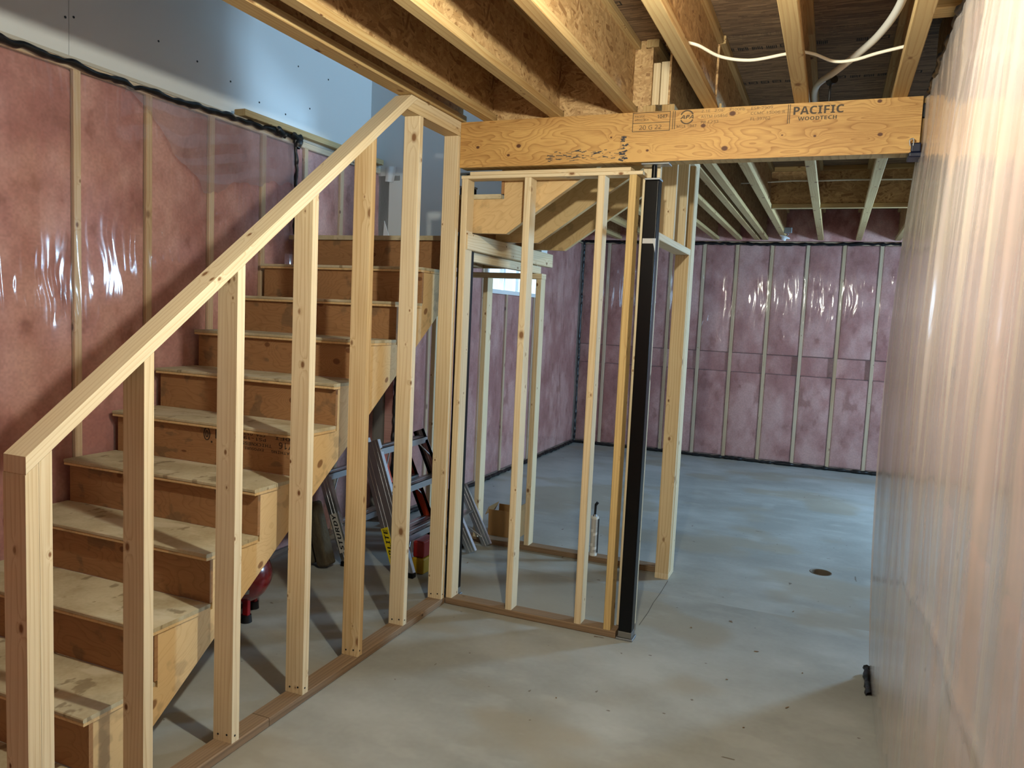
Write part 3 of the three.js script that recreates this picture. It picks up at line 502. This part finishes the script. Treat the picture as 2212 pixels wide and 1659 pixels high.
// ---------------------------------------------------------------- sloped half wall beside the stairs
{
  const o = thing('stair_half_wall', 'open stud half wall with a sloping top plate beside the stairs', 'stud wall', [-0.045, 0, 1.25]);
  part(o, 'bottom_plate', board(-0.089, 0, 0, 0.038, 1.512, 2.7, { r: 0.004 }), M.treated, 'brown treated floor plate'); part(o, 'bottom_plate', board(-0.089, 0, 0, 0.038, 0.002, 1.509, { r: 0.004 }), M.treated, 'brown treated floor plate');
  const k = 0.7553, top = (z) => 1.255 + (2.5 - z) * k, th = 0.048;            // top of the sloping plate
  const P = [[2.505, top(2.505)], [0.5616, 2.719], [0.498, 2.719], [2.505, top(2.505) - th]];
  part(o, 'sloping_plate', prism(P, 0, -0.089, 0, { dir: [-1, k], tu: 0.4, tv: 2, swap: true }), M.pine[2]);
  const under = (z) => top(z) - th - 0.001;
  const post = (z1, m) => { const z0 = z1 - 0.038, y1 = under(z0), y0 = under(z1); part(o, 'stud', prism([[z0, 0.038], [z1, 0.038], [z1, y0], [z0, y1]], 0, -0.089, 0, { dir: [0, 1], tu: 0.4, tv: 2, swap: true }), m); };
  post(2.507, M.pine[0]); post(2.468, M.pine[2]); post(2.122, M.pine[0]); post(1.720, M.pine[2]); post(1.303, M.pine[0]); post(0.891, M.pine[1]);
  for (const z of [1.720, 1.303, 0.891, 0.474, 0.048]) for (const q of [[-0.066, 0.062, z, -0.066, 0.062, z + 0.0012], [-0.024, 0.068, z, -0.024, 0.068, z + 0.0012], [0, 0.064, z - 0.016, 0.0012, 0.064, z - 0.016]]) part(o, 'nail', cyl(q.slice(0, 3), q.slice(3), 0.0042, 0.0042, 8), M.screw, 'dark nail head');
  part(o, 'stud', board(-0.089, 0, 0.038, 2.642, 0.436, 0.474), M.pine[2]); part(o, 'stud', board(-0.089, 0, 0.038, 2.642, 0.010, 0.048), M.pine[0]);
  for (const [q, m] of [[[[0.004, 2.643], [0.5975, 2.643], [0.547, 2.681], [0.004, 2.681]], M.pine[1]], [[[0.004, 2.6815], [0.5455, 2.6815], [0.4965, 2.719], [0.004, 2.719]], M.pine[0]]]) part(o, 'top_plate', prism(q, 0, -0.089, 0, { dir: [1, 0], tu: 0.4, tv: 2, swap: true }), m);
}

// ---------------------------------------------------------------- lower stairs and landing
const rise = 0.2015, run = 0.2644, ny = (k) => 0.5168 + (k - 3) * rise, nz = (k) => 1.9253 - (k - 3) * run, XL = -1.314, XR = -0.189;
{
  const o = thing('staircase', 'plywood stairs climbing to the landing beside the left wall', 'stairs', [-0.75, 0, 1.2]);
  const stamp = canvasTex(1024, 256, (x, w, h) => {   // the riser with upside down grade stamps
    const im = T.riser.image, tmp = document.createElement('canvas'); tmp.width = im.width; tmp.height = im.height; const t = tmp.getContext('2d'), id = t.createImageData(im.width, im.height); for (let i = 0; i < id.data.length; i++) id.data[i] = im.data[i]; t.putImageData(id, 0, 0);
    x.drawImage(tmp, 0, 100, im.width, 256, 0, 0, w, h);
    x.save(); x.translate(w, h); x.rotate(Math.PI); x.fillStyle = 'rgba(24,18,14,0.85)'; x.strokeStyle = 'rgba(24,18,14,0.85)';
    // after the turn the picture's left is at large x
    const tx = (s, X, Y, sz, wd) => { x.save(); x.font = `bold ${sz}px monospace`; const m = x.measureText(s).width; x.translate(X, Y); x.scale(wd / m, 1); x.fillText(s, 0, 0); x.restore(); };
    tx('9/16', 14, 214, 56, 95); tx('SHEATHING', 5, 156, 26, 140); tx('EXPOSURE 1', 182, 156, 26, 130); tx('THICKNESS', 142, 190, 28, 160); tx('PS1-19', 171, 226, 28, 120); tx('CSA 0121', 176, 254, 26, 130); tx('COFI', 20, 250, 28, 110);
    x.fillRect(429, 184, 13, 70); x.lineWidth = 6; x.beginPath(); x.ellipse(489, 209, 16, 42, 0, 0, 7); x.stroke(); x.beginPath(); x.ellipse(489, 209, 6, 22, 0, 0, 7); x.stroke(); x.fillRect(458, 150, 9, 14);
    x.restore();
  }, false);
  for (let k = 1; k <= 10; k++) {
    const zf = nz(k), zb = k < 10 ? nz(k + 1) - 0.025 : nz(11) - 0.02, y = ny(k);
    const t = part(o, 'tread', board(XL, XR, y - 0.015, y, zb, zf, { axis: 0, r: 0.003, tu: 1.1, tv: 1.1 }), M.tread, 'scuffed pale plywood tread'); part(t, 'lower_ply', board(XL + 0.001, XR - 0.001, y - 0.027, y - 0.0155, zb, zf - 0.0015, { axis: 0, r: 0.003, tu: 1.2, tv: 1.2 }), M.stringer);
  }
  for (let k = 1; k <= 11; k++) {
    const zf = nz(k) - 0.024, y1 = ny(k) - 0.027, y0 = k > 1 ? ny(k - 1) : 0.002, g = slab(XL + 0.012, XR - 0.004, y0 + 0.0005, y1 - 0.0005, zf - 0.016, zf, 1.2);
    const uv = g.attributes.uv, off = R0(); if (k === 6) { const n = g.attributes.normal, p = g.attributes.position; for (let i = 0; i < uv.count; i++) uv.setXY(i, (p.getX(i) - XL) / (XR - XL), (p.getY(i) - y0) / (y1 - y0)); } else for (let i = 0; i < uv.count; i++) uv.setXY(i, uv.getX(i) + off, uv.getY(i) + off * 3);
    part(o, 'riser', g, k === 6 ? std({ map: stamp, roughness: 0.72 }) : M.riser, k === 6 ? 'plywood riser with upside down black grade stamps' : undefined);
  }
  // cut stringers: steps above, straight slope below
  const low = (z) => 0.133 + (1.926 - z) * 0.7345, P = [];
  for (let k = 1; k <= 10; k++) { P.push([nz(k) - 0.041, (k > 1 ? ny(k - 1) : 0.03) - (k > 1 ? 0.028 : 0)]); P.push([nz(k) - 0.041, ny(k) - 0.028]); }
  P.push([nz(11) - 0.041, ny(10) - 0.028]); P.push([nz(11) - 0.041, low(nz(11) - 0.041)]); P.push([2.107, 0.0]); P.push([nz(1) - 0.041, 0.0]);
  const Q = P.slice(); for (const x0 of [XR - 0.044, -0.76, XL + 0.014]) part(o, 'stringer', prism(Q, 0, x0, x0 + 0.038, { dir: [-1, 0.76] }), M.stringer);
}
{
  const o = thing('stair_landing', 'timber landing platform on posts at the head of the lower stairs', 'landing', [-0.65, 1.9, -0.75]);
  const yt = ny(11); part(o, 'deck', slab(XL, 0.0, yt - 0.027, yt, -1.298, nz(11), 1.2), M.tread);
  part(o, 'header', board(0.012, 0.05, 2.035, 2.128, -1.42, -0.012), M.pine[0], 'greyish header board'); for (const x of [-0.075, -0.45, -0.85, -1.28]) part(o, 'joist', board(x - 0.019, x + 0.019, 2.012, 2.1, -1.26, nz(11) - 0.045), M.pine[1]);
  part(o, 'rim', board(XL, -0.06, 2.012, 2.1, nz(11) - 0.104, nz(11) - 0.066), M.pine[1]); part(o, 'rim', board(XL, -0.02, 2.012, 2.1, -1.295, -1.262), M.pine[1]);
  part(o, 'filler', board(-0.035, 0.010, 1.98, 2.034, -1.295, -0.1), M.pine[2]);
}
{ // upper flight turning right behind the cross wall
  const o = thing('upper_staircase', 'second flight of stairs rising to the right behind the stud wall', 'stairs', [0.5, 2.13, -0.62]);
  const rx = (k) => -0.06 + run * k, ty = (k) => 2.322 + rise * k, P = [[-0.045, 2.138]];
  for (let k = 0; k < 4; k++) { P.push([rx(k) + 0.016, k ? ty(k - 1) : 2.138]); P.push([rx(k) + 0.016, ty(k)]); }
  P.push([rx(4) - 0.012, ty(3)]); P.push([rx(4) - 0.012, 2.131 + (rx(4) - 0.012 - 0.242) * 0.69]); P.push([0.242, 2.131]);
  const poly = P.slice(1); poly.push([rx(0) + 0.016, 2.138]);
  for (const z of [-0.14, -0.64, -1.14]) part(o, 'stringer', prism(poly, 2, z, z + 0.04, { dir: [1, 0.7] }), M.stringer);
  for (let k = 0; k < 4; k++) part(o, 'tread', board(rx(k) - 0.02, k < 3 ? rx(k + 1) : rx(4) - 0.012, ty(k) + 0.0005, ty(k) + 0.026, -1.15, -0.092, { axis: 2, tu: 1.1, tv: 1.1 }), M.tread);
  for (let k = 0; k < 4; k++) part(o, 'riser', slab(rx(k), rx(k) + 0.015, (k ? ty(k - 1) + 0.027 : 2.14), ty(k), -1.148, -0.094, 1.2), M.riser);
}

// ---------------------------------------------------------------- closet framing: cross wall, side wall, rear wall
{
  const o = thing('cross_wall_frame', 'open stud wall under the beam between half wall and steel column', 'stud wall', [0.5, 0, -0.045]);
  part(o, 'bottom_plate', board(0.003, 1.018, 0, 0.038, -0.089, 0, { r: 0.004 }), M.treated, 'brown treated floor plate');
  for (const [x, m] of [[0.004, M.pine[0]], [0.378, M.pine[2]], [0.784, M.pine[0]], [0.949, M.yellow]]) part(o, 'stud', board(x, x + 0.038, 0.0385, 2.4175, -0.089, 0, { r: 0.004 }), m);
  part(o, 'top_plate', board(0.003, 1.018, 2.418, 2.4365, -0.089, 0.001, { r: 0.002 }), M.pine[2]); part(o, 'top_plate', board(0.055, 0.955, 2.437, 2.456, -0.089, 0.001, { r: 0.002 }), M.pine[0]);
}
{
  const o = thing('closet_side_frame', 'narrow door opening framed with studs behind the black column', 'stud wall', [1.04, 0, -0.65]);
  const X0 = 0.996, X1 = 1.085;
  part(o, 'bottom_plate', board(X0, X1, 0, 0.038, -0.176, -0.096), M.treated); part(o, 'bottom_plate', board(X0, X1, 0, 0.038, -1.262, -1.08), M.pine[0]);
  part(o, 'stud', board(X0, X1, 0.0385, 2.668, -0.134, -0.096, { axis: 1 }), M.pine[2]); part(o, 'stud', board(X0, X1, 0.0385, 2.11, -0.174, -0.136, { axis: 1 }), M.pine[0]);
  part(o, 'stud', board(X0, X1, 0.0385, 2.11, -1.118, -1.08, { axis: 1 }), M.pine[1]); part(o, 'stud', board(X0, X1, 0.0385, 2.668, -1.158, -1.12, { axis: 1 }), M.pine[1]); part(o, 'stud', board(X0, X1, 0.0385, 2.668, -1.198, -1.16, { axis: 1 }), M.pine[2]); part(o, 'stud', board(X0, X1, 0.0385, 2.668, -1.262, -1.20, { axis: 1 }), M.pine[0]);
  part(o, 'door_header', board(X0, X1, 2.111, 2.149, -1.118, -0.136, { r: 0.002 }), M.pine[2]);
  for (const z of [-0.53, -0.88]) part(o, 'cripple_stud', board(X0, X1, 2.15, 2.668, z - 0.038, z, { axis: 1 }), M.pine[0]);
  part(o, 'top_plate', board(X0, X1, 2.669, 2.707, -1.262, -0.096), M.pine[2]);
}
{
  const o = thing('closet_rear_frame', 'low stud wall on a brown floor plate below the landing header', 'stud wall', [0, 0, -1.225]);
  part(o, 'bottom_plate', board(-1.1, 0.994, 0, 0.038, -1.271, -1.182), M.treated);
  for (const x of [0.02, -0.386, -0.792]) part(o, 'stud', board(x, x + 0.038, 0.0385, 1.94, -1.271, -1.182), x > 0 ? M.pine[0] : M.pine[2]);
  part(o, 'top_plate', board(-1.1, 0.06, 1.941, 1.978, -1.271, -1.182), M.pine[2]);
}
{ // steel columns under the beam
  const mk = (label, x, z, hid) => {
    const o = thing('steel_column', label, 'column', [x, 0, z], hid);
    part(o, 'base_plate', rbox(x - 0.045, x + 0.045, 0, 0.012, z - 0.045, z + 0.045, 0.003), M.galv); part(o, 'foot', rbox(x - 0.036, x + 0.036, 0.012, 0.045, z - 0.036, z + 0.036, 0.003), std({ color: 0x6d6c68, roughness: 0.75 }), 'grey mortar splashed foot');
    part(o, 'tube', rbox(x - 0.036, x + 0.036, 0.045, 2.39, z - 0.037, z + 0.037, 0.006), M.blackSteel); part(o, 'cap', rbox(x - 0.039, x + 0.039, 2.39, 2.4, z - 0.04, z + 0.04, 0.002), M.galv);
    part(o, 'jack_screw', cyl([x, 2.4, z], [x, 2.466, z], 0.013, 0.013, 16), M.blackSteel); part(o, 'top_plate', rbox(x - 0.06, x + 0.08, 2.466, 2.4735, z - 0.04, z + 0.04, 0.002), M.galv);
    return o;
  };
  const c = mk('black square steel column with grey foot under the beam', 1.066, -0.04);
  part(c, 'sticker', slab(1.036, 1.094, 2.075, 2.10, -0.0028, -0.0022), std({ color: 0xb4b6b8, roughness: 0.7 }), 'scuffed grey sticker');
  part(c, 'bracket', prism([[1.1035, 2.03], [1.1035, 2.10], [1.085, 2.10]], 2, -0.003, 0.001), M.galv);
  mk('black steel column squeezed between corner stud and cross wall stud', -0.022, -0.142);
}

// ---------------------------------------------------------------- lamp, cables, pipe
{
  const [x, y, z] = LAMP, o = thing('ceiling_lamp', 'bare bulb in a white lampholder under a block between the joists', 'lamp', [x, 2.55, z]);
  part(o, 'block', board(1.368, 1.712, 2.72, 2.758, z - 0.045, z + 0.045), M.pine[0]);
  const lh = new THREE.LatheGeometry([[0.0, 2.72], [0.055, 2.719], [0.055, 2.702], [0.03, 2.69], [0.022, 2.65], [0.02, 2.645], [0, 2.645]].map((q) => new THREE.Vector2(...q)), 28); lh.translate(x, 0, z); part(o, 'lampholder', lh, std({ color: 0xf0efe9, roughness: 0.35 }));
  const bg = new THREE.LatheGeometry([[0.0, 2.508], [0.012, 2.51], [0.024, 2.52], [0.030, 2.536], [0.029, 2.556], [0.021, 2.588], [0.014, 2.62], [0.013, 2.648]].map((q) => new THREE.Vector2(...q)), 28); bg.translate(x, 0, z);
  part(o, 'bulb', bg, std({ color: 0xffffff, emissive: LAMP_COLOR, emissiveIntensity: 40, roughness: 0.4 }), 'glowing white bulb');
  const l = new THREE.PointLight(LAMP_COLOR, 17.5, 0, 2); l.position.set(x, y, z); l.castShadow = true; l.shadow.radius = 1.6; scene.add(l);
}
{
  const c = thing('white_cable', 'white electrical cable sagging between three joists in front of the beam', 'cable', [1.7, 2.78, 0.5]);
  part(c, 'sheath', tube([[1.33, 2.80, 0.70], [1.37, 2.795, 0.67], [1.45, 2.775, 0.57], [1.56, 2.768, 0.52], [1.69, 2.79, 0.49], [1.745, 2.80, 0.475], [1.80, 2.795, 0.45], [1.88, 2.772, 0.41], [1.95, 2.768, 0.42], [2.04, 2.776, 0.46], [2.16, 2.785, 0.50]], 0.0065, 120, 8), M.cable);
  const p = thing('white_pipe', 'white plastic pipe bending down behind the beam from the joists', 'pipe', [1.95, 2.8, 0.3]);
  part(p, 'tube', tube([[2.098, 2.86, 1.35], [2.10, 2.85, 1.05], [2.088, 2.838, 0.76], [2.03, 2.826, 0.50], [1.95, 2.82, 0.29], [1.87, 2.82, 0.09], [1.81, 2.83, -0.08], [1.785, 2.85, -0.30], [1.78, 2.87, -0.8]], 0.0145, 120, 14), M.pipe);
  part(p, 'strap', join([tube([[1.862, 2.716, 0.024], [1.862, 2.76, 0.028], [1.864, 2.80, 0.03]], 0.005, 16, 6), cyl([1.878, 2.806, 0.05], [1.858, 2.806, 0.012], 0.018, 0.018, 14)]), M.sealant, 'black hanging strap round the pipe');
  const r = thing('rear_cable', 'thin white cable strung across the rear joists', 'cable', [1.5, 2.9, -3.1]);
  part(r, 'sheath', tube([[0.6, 2.90, -3.1], [1.05, 2.90, -3.1], [1.345, 2.905, -3.1], [1.55, 2.912, -3.1], [1.75, 2.908, -3.1], [1.95, 2.91, -3.1], [2.15, 2.908, -3.1], [2.45, 2.905, -3.1]], 0.007, 90, 7), M.cable);
  const k = thing('rear_lampholder', 'small metal box with white lampholder on the far joist end', 'lampholder', [1.41, 2.65, -5.2]);
  part(k, 'box', rbox(1.378, 1.46, 2.715, 2.775, -5.24, -5.18, 0.006), M.galv); part(k, 'wire', tube([[1.41, 2.72, -5.2], [1.425, 2.70, -5.19], [1.40, 2.68, -5.2]], 0.005, 20, 6), M.galv);
  const lg = new THREE.LatheGeometry([[0, 0.01], [0.055, 0.006], [0.057, -0.004], [0.026, -0.012], [0.022, -0.04], [0, -0.041]].map((q) => new THREE.Vector2(...q)), 24); lg.rotateZ(-0.35); lg.translate(1.39, 2.672, -5.2); part(k, 'lampholder', lg, std({ color: 0xf4f4f2, roughness: 0.35 }));
}

// ---------------------------------------------------------------- things stored below the stairs
function rail(p, q, w, d, m) {   // channel from p to q, w across (x), d deep (z)
  const a = V3(...p), b = V3(...q), L = a.distanceTo(b), t = 0.004;
  const g = join([slab(-w / 2, w / 2, 0, L, -t / 2, t / 2), slab(-w / 2, -w / 2 + t, 0, L, -d, 0), slab(w / 2 - t, w / 2, 0, L, -d, 0), slab(-w / 6, -w / 6 + 0.004, 0, L, 0, 0.004), slab(w / 6, w / 6 + 0.004, 0, L, 0, 0.004)]);
  g.applyQuaternion(new THREE.Quaternion().setFromUnitVectors(V3(0, 1, 0), b.clone().sub(a).normalize())); g.translate(a.x, a.y, a.z); return [g, m];
}
function labelTex(text, bg, fg) { return canvasTex(512, 128, (x) => { x.fillStyle = bg; x.fillRect(0, 0, 512, 128); x.fillStyle = fg; x.font = 'italic bold 96px sans-serif'; const m = x.measureText(text).width; x.save(); x.translate(20, 98); x.scale(470 / m, 1); x.fillText(text, 0, 0); x.restore(); }, false); }
function ladder(label, foot, top, zn, zf, railM, steps, stepM, sticker) {
  const o = thing('step_ladder', label, 'ladder', [foot[0], 0, (zn + zf) / 2]);
  for (const [z, zt, s] of [[zn, zn - 0.07, 1], [zf, zf + 0.07, -1]]) { const [g, m] = rail([foot[0], foot[1], z], [top[0], top[1], zt], 0.075, 0.03 * s, railM); part(o, 'rail', g, m); part(o, 'foot', rbox(foot[0] - 0.045, foot[0] + 0.04, 0.001, foot[1] + 0.012, z - 0.03, z + 0.012, 0.004), M.blackSteel, 'black rubber foot'); }
  for (const t of steps) { const x = mix(foot[0], top[0], t), y = mix(foot[1], top[1], t), a = mix(zn, zn - 0.07, t) - 0.004, b = mix(zf, zf + 0.07, t) + 0.004; part(o, 'step', join([slab(x - 0.035, x + 0.05, y - 0.004, y, b, a), slab(x + 0.046, x + 0.05, y - 0.045, y, b, a), slab(x - 0.035, x - 0.031, y - 0.03, y, b, a), slab(x + 0.0, x + 0.004, y, y + 0.002, b, a)]), stepM); for (const [zz, e] of [[a, -0.12], [b, 0.12]]) part(o, 'brace', cyl([x + 0.04, y - 0.03, zz + e], [x + 0.055 + 0.03, y - 0.14, zz], 0.005, 0.005, 8), stepM); }
  if (sticker && sticker.second) { const [g, m] = rail([foot[0] - sticker.second, foot[1], zn - 0.012], [top[0] - sticker.second, top[1], zn - 0.082], 0.075, 0.03, railM); part(o, 'rail', g, m); }
  if (sticker) {
    const dir = V3(top[0] - foot[0], top[1] - foot[1], -0.07).normalize(), g = new THREE.PlaneGeometry(sticker.len, 0.055); g.rotateZ(Math.PI / 2 + (sticker.flip ? Math.PI : 0)); const q = new THREE.Quaternion().setFromUnitVectors(V3(0, 1, 0), dir); g.applyQuaternion(q);
    g.translate(mix(foot[0], top[0], sticker.t) - (sticker.second ?? 0), mix(foot[1], top[1], sticker.t), mix(zn, zn - 0.07, sticker.t) + 0.0075); part(o, 'sticker', g, std({ map: labelTex(sticker.text, sticker.bg, sticker.fg), roughness: 0.5 }), sticker.label);
  }
  return o;
}
const ladderA = ladder('aluminium step ladder with yellow lettered sticker below the landing', [-0.40, 0.02, 0], [-0.735, 0.83, 0], -0.27, -1.02, M.alu, [0.28, 0.62, 0.95], M.alu, { t: 0.16, second: 0.085, len: 0.3, text: 'WERLITE', bg: '#d6c21c', fg: '#1a1a14', flip: false, label: 'yellow sticker with black lettering' });
ladder('aluminium step ladder with dark lettering leaning nearest the left wall', [-0.845, 0.02, 0], [-1.16, 0.72, 0], -0.25, -0.92, M.alu, [0.36, 0.8], M.alu, { t: 0.27, len: 0.26, text: 'STURDY', bg: '#b9b6b0', fg: '#16161a', flip: false, label: 'grey sticker with black lettering' });
ladder('orange fibreglass step ladder folded between the aluminium ladders', [-0.50, 0.02, 0], [-0.80, 0.76, 0], -0.42, -0.88, std({ color: 0xb8401c, roughness: 0.5 }), [0.3, 0.7], M.alu);
{
  for (const [z, x, d] of [[-0.90, -0.262, 0.03], [-1.11, -0.236, 0.02]]) { const [g, m] = rail([x, 0.012, z], [x - 0.235, 0.42, z - 0.03], 0.07, d, M.alu); part(ladderA, 'rear_rail', g, m); }
  part(ladderA, 'rear_step', slab(-0.43, -0.36, 0.245, 0.25, -1.13, -0.91), M.alu); part(ladderA, 'brace', cyl([-0.40, 0.235, -0.93], [-0.28, 0.07, -1.10], 0.006, 0.006, 8), M.alu);
  for (const [i, x] of [-1.06, -0.955].entries()) {
    const s = thing('shingle_bundle', ['grey brown slab leaning under the stairs nearest the left wall', 'grey brown slab leaning between its twin and the lettered ladder'][i], 'slab', [x, 0, -0.165], 'leaning slabs under the stairs');
    const g = new RoundedBoxGeometry(0.085, 0.42, 0.10, 3, 0.02), p = g.attributes.position; for (let k = 0; k < p.count; k++) { const yy = p.getY(k); p.setX(k, p.getX(k) + 0.25 * yy * yy - 0.012 * (vn(p.getZ(k) * 60, yy * 60 + i * 9) - 0.5)); } g.computeVertexNormals(); g.rotateZ(0.30); g.translate(x - 0.06, 0.215, -0.165); part(s, 'slab', g, std({ map: T.concrete, color: 0x7d705c, roughness: 0.95 }));
  }
  const tb = thing('tool_case', 'red case with yellow base on the floor behind the ladder', 'case', [-0.385, 0, -0.445]); part(tb, 'body', rbox(-0.425, -0.345, 0.105, 0.215, -0.53, -0.36, 0.012), std({ color: 0x8f1c16, roughness: 0.4 })); part(tb, 'base', rbox(-0.43, -0.34, 0.0, 0.104, -0.535, -0.355, 0.012), std({ color: 0xb08c18, roughness: 0.45 }), 'yellow plastic base');
}
{ // small red air compressor
  const o = thing('air_compressor', 'red air tank with black rubber foot under the stairs', 'compressor', [-0.86, 0, 0.72]);
  const g = new THREE.SphereGeometry(0.17, 36, 24); g.scale(1, 0.92, 0.95); g.translate(-0.88, 0.235, 0.70); part(o, 'tank', g, phy({ color: 0x780a0e, roughness: 0.25, clearcoat: 0.8, clearcoatRoughness: 0.15 }));
  for (const [x, z] of [[-0.795, 0.745], [-0.93, 0.80], [-0.97, 0.62], [-0.89, 0.58]]) { const l = part(o, 'leg', rbox(x - 0.018, x + 0.018, 0.03, 0.16, z - 0.012, z + 0.012, 0.004), phy({ color: 0x8a0c10, roughness: 0.3 })); part(l, 'rubber_foot', cyl([x, 0, z], [x, 0.04, z], 0.03, 0.026, 18), M.sealant, 'black rubber foot'); }
  const t = canvasTex(256, 64, (x) => { x.fillStyle = '#8d8f90'; x.fillRect(0, 0, 256, 64); x.fillStyle = '#202224'; x.fillRect(20, 20, 70, 12); x.fillRect(110, 20, 120, 8); x.fillRect(20, 42, 160, 6); }, false);
  const lb = grid(lin(-0.45, 0.45, 10), lin(-0.30, -0.12, 3), (a, b) => { const th = 0.55 + a, ph = b - 0.12; return [-0.88 + 0.1715 * Math.cos(ph) * Math.sin(th), 0.235 + 0.158 * Math.sin(ph), 0.70 + 0.163 * Math.cos(ph) * Math.cos(th)]; }, (a, b) => [(a + 0.45) / 0.9, (b + 0.30) / 0.18]); part(o, 'sticker', lb, std({ map: t, roughness: 0.5, side: THREE.DoubleSide }), 'grey sticker');
}
{ // open cardboard box behind the low wall, caulking gun on the plate
  const o = thing('cardboard_box', 'small open brown cardboard box on the floor behind the low stud wall', 'box', [-0.24, 0, -1.5]);
  const m = std({ color: 0xa07a4c, roughness: 0.85 }), B = (a, b, c, d, e, f) => slab(a, b, c, d, e, f);
  part(o, 'side', B(-0.36, -0.12, 0.004, 0.2, -1.405, -1.40), m); part(o, 'side', B(-0.36, -0.12, 0.004, 0.2, -1.605, -1.60), m); part(o, 'side', B(-0.124, -0.12, 0.004, 0.2, -1.60, -1.405), m); part(o, 'side', B(-0.36, -0.356, 0.004, 0.15, -1.60, -1.405), m); part(o, 'bottom', B(-0.36, -0.12, 0, 0.004, -1.605, -1.40), m);
  const fl = new THREE.BoxGeometry(0.07, 0.003, 0.19); fl.rotateZ(1.15); fl.translate(-0.375, 0.185, -1.50); part(o, 'flap', fl, m); const f2 = new THREE.BoxGeometry(0.004, 0.06, 0.19); f2.rotateZ(-0.3); f2.translate(-0.115, 0.225, -1.5); part(o, 'flap', f2, m);
  const c = thing('caulking_tube', 'white printed caulking tube standing in a black gun frame on the floor plate', 'caulking gun', [0.53, 0.038, -1.215]);
  const lab = canvasTex(256, 512, (x) => { x.fillStyle = '#c9c7c0'; x.fillRect(0, 0, 256, 512); x.fillStyle = '#8d8a84'; for (let i = 0; i < 24; i++) x.fillRect(10, 20 + i * 20, 60 + (i * 53) % 150, 7); x.fillStyle = '#e6e4de'; for (const y of [150, 360]) { x.beginPath(); x.moveTo(0, y + 60); x.lineTo(256, y); x.lineTo(256, y + 40); x.lineTo(0, y + 100); x.fill(); } }, false);
  part(c, 'tube', cyl([0.53, 0.055, -1.215], [0.53, 0.30, -1.215], 0.024, 0.024, 28), std({ map: lab, roughness: 0.5 })); part(c, 'cap', cyl([0.53, 0.0385, -1.215], [0.53, 0.056, -1.215], 0.027, 0.026, 24), M.pipe); part(c, 'cap', cyl([0.53, 0.30, -1.215], [0.53, 0.316, -1.215], 0.027, 0.027, 24), M.pipe); part(c, 'clamp', cyl([0.53, 0.316, -1.215], [0.53, 0.33, -1.215], 0.016, 0.012, 16), M.galv);
  part(c, 'nozzle', cyl([0.53, 0.33, -1.215], [0.532, 0.40, -1.215], 0.008, 0.009, 12), M.screw, 'black nozzle handle'); part(c, 'grip', cyl([0.531, 0.395, -1.215], [0.545, 0.415, -1.215], 0.01, 0.01, 10), M.screw); part(c, 'frame_rod', cyl([0.559, 0.06, -1.215], [0.559, 0.30, -1.215], 0.004, 0.004, 8), M.screw);
}

renderer.render(scene, camera);
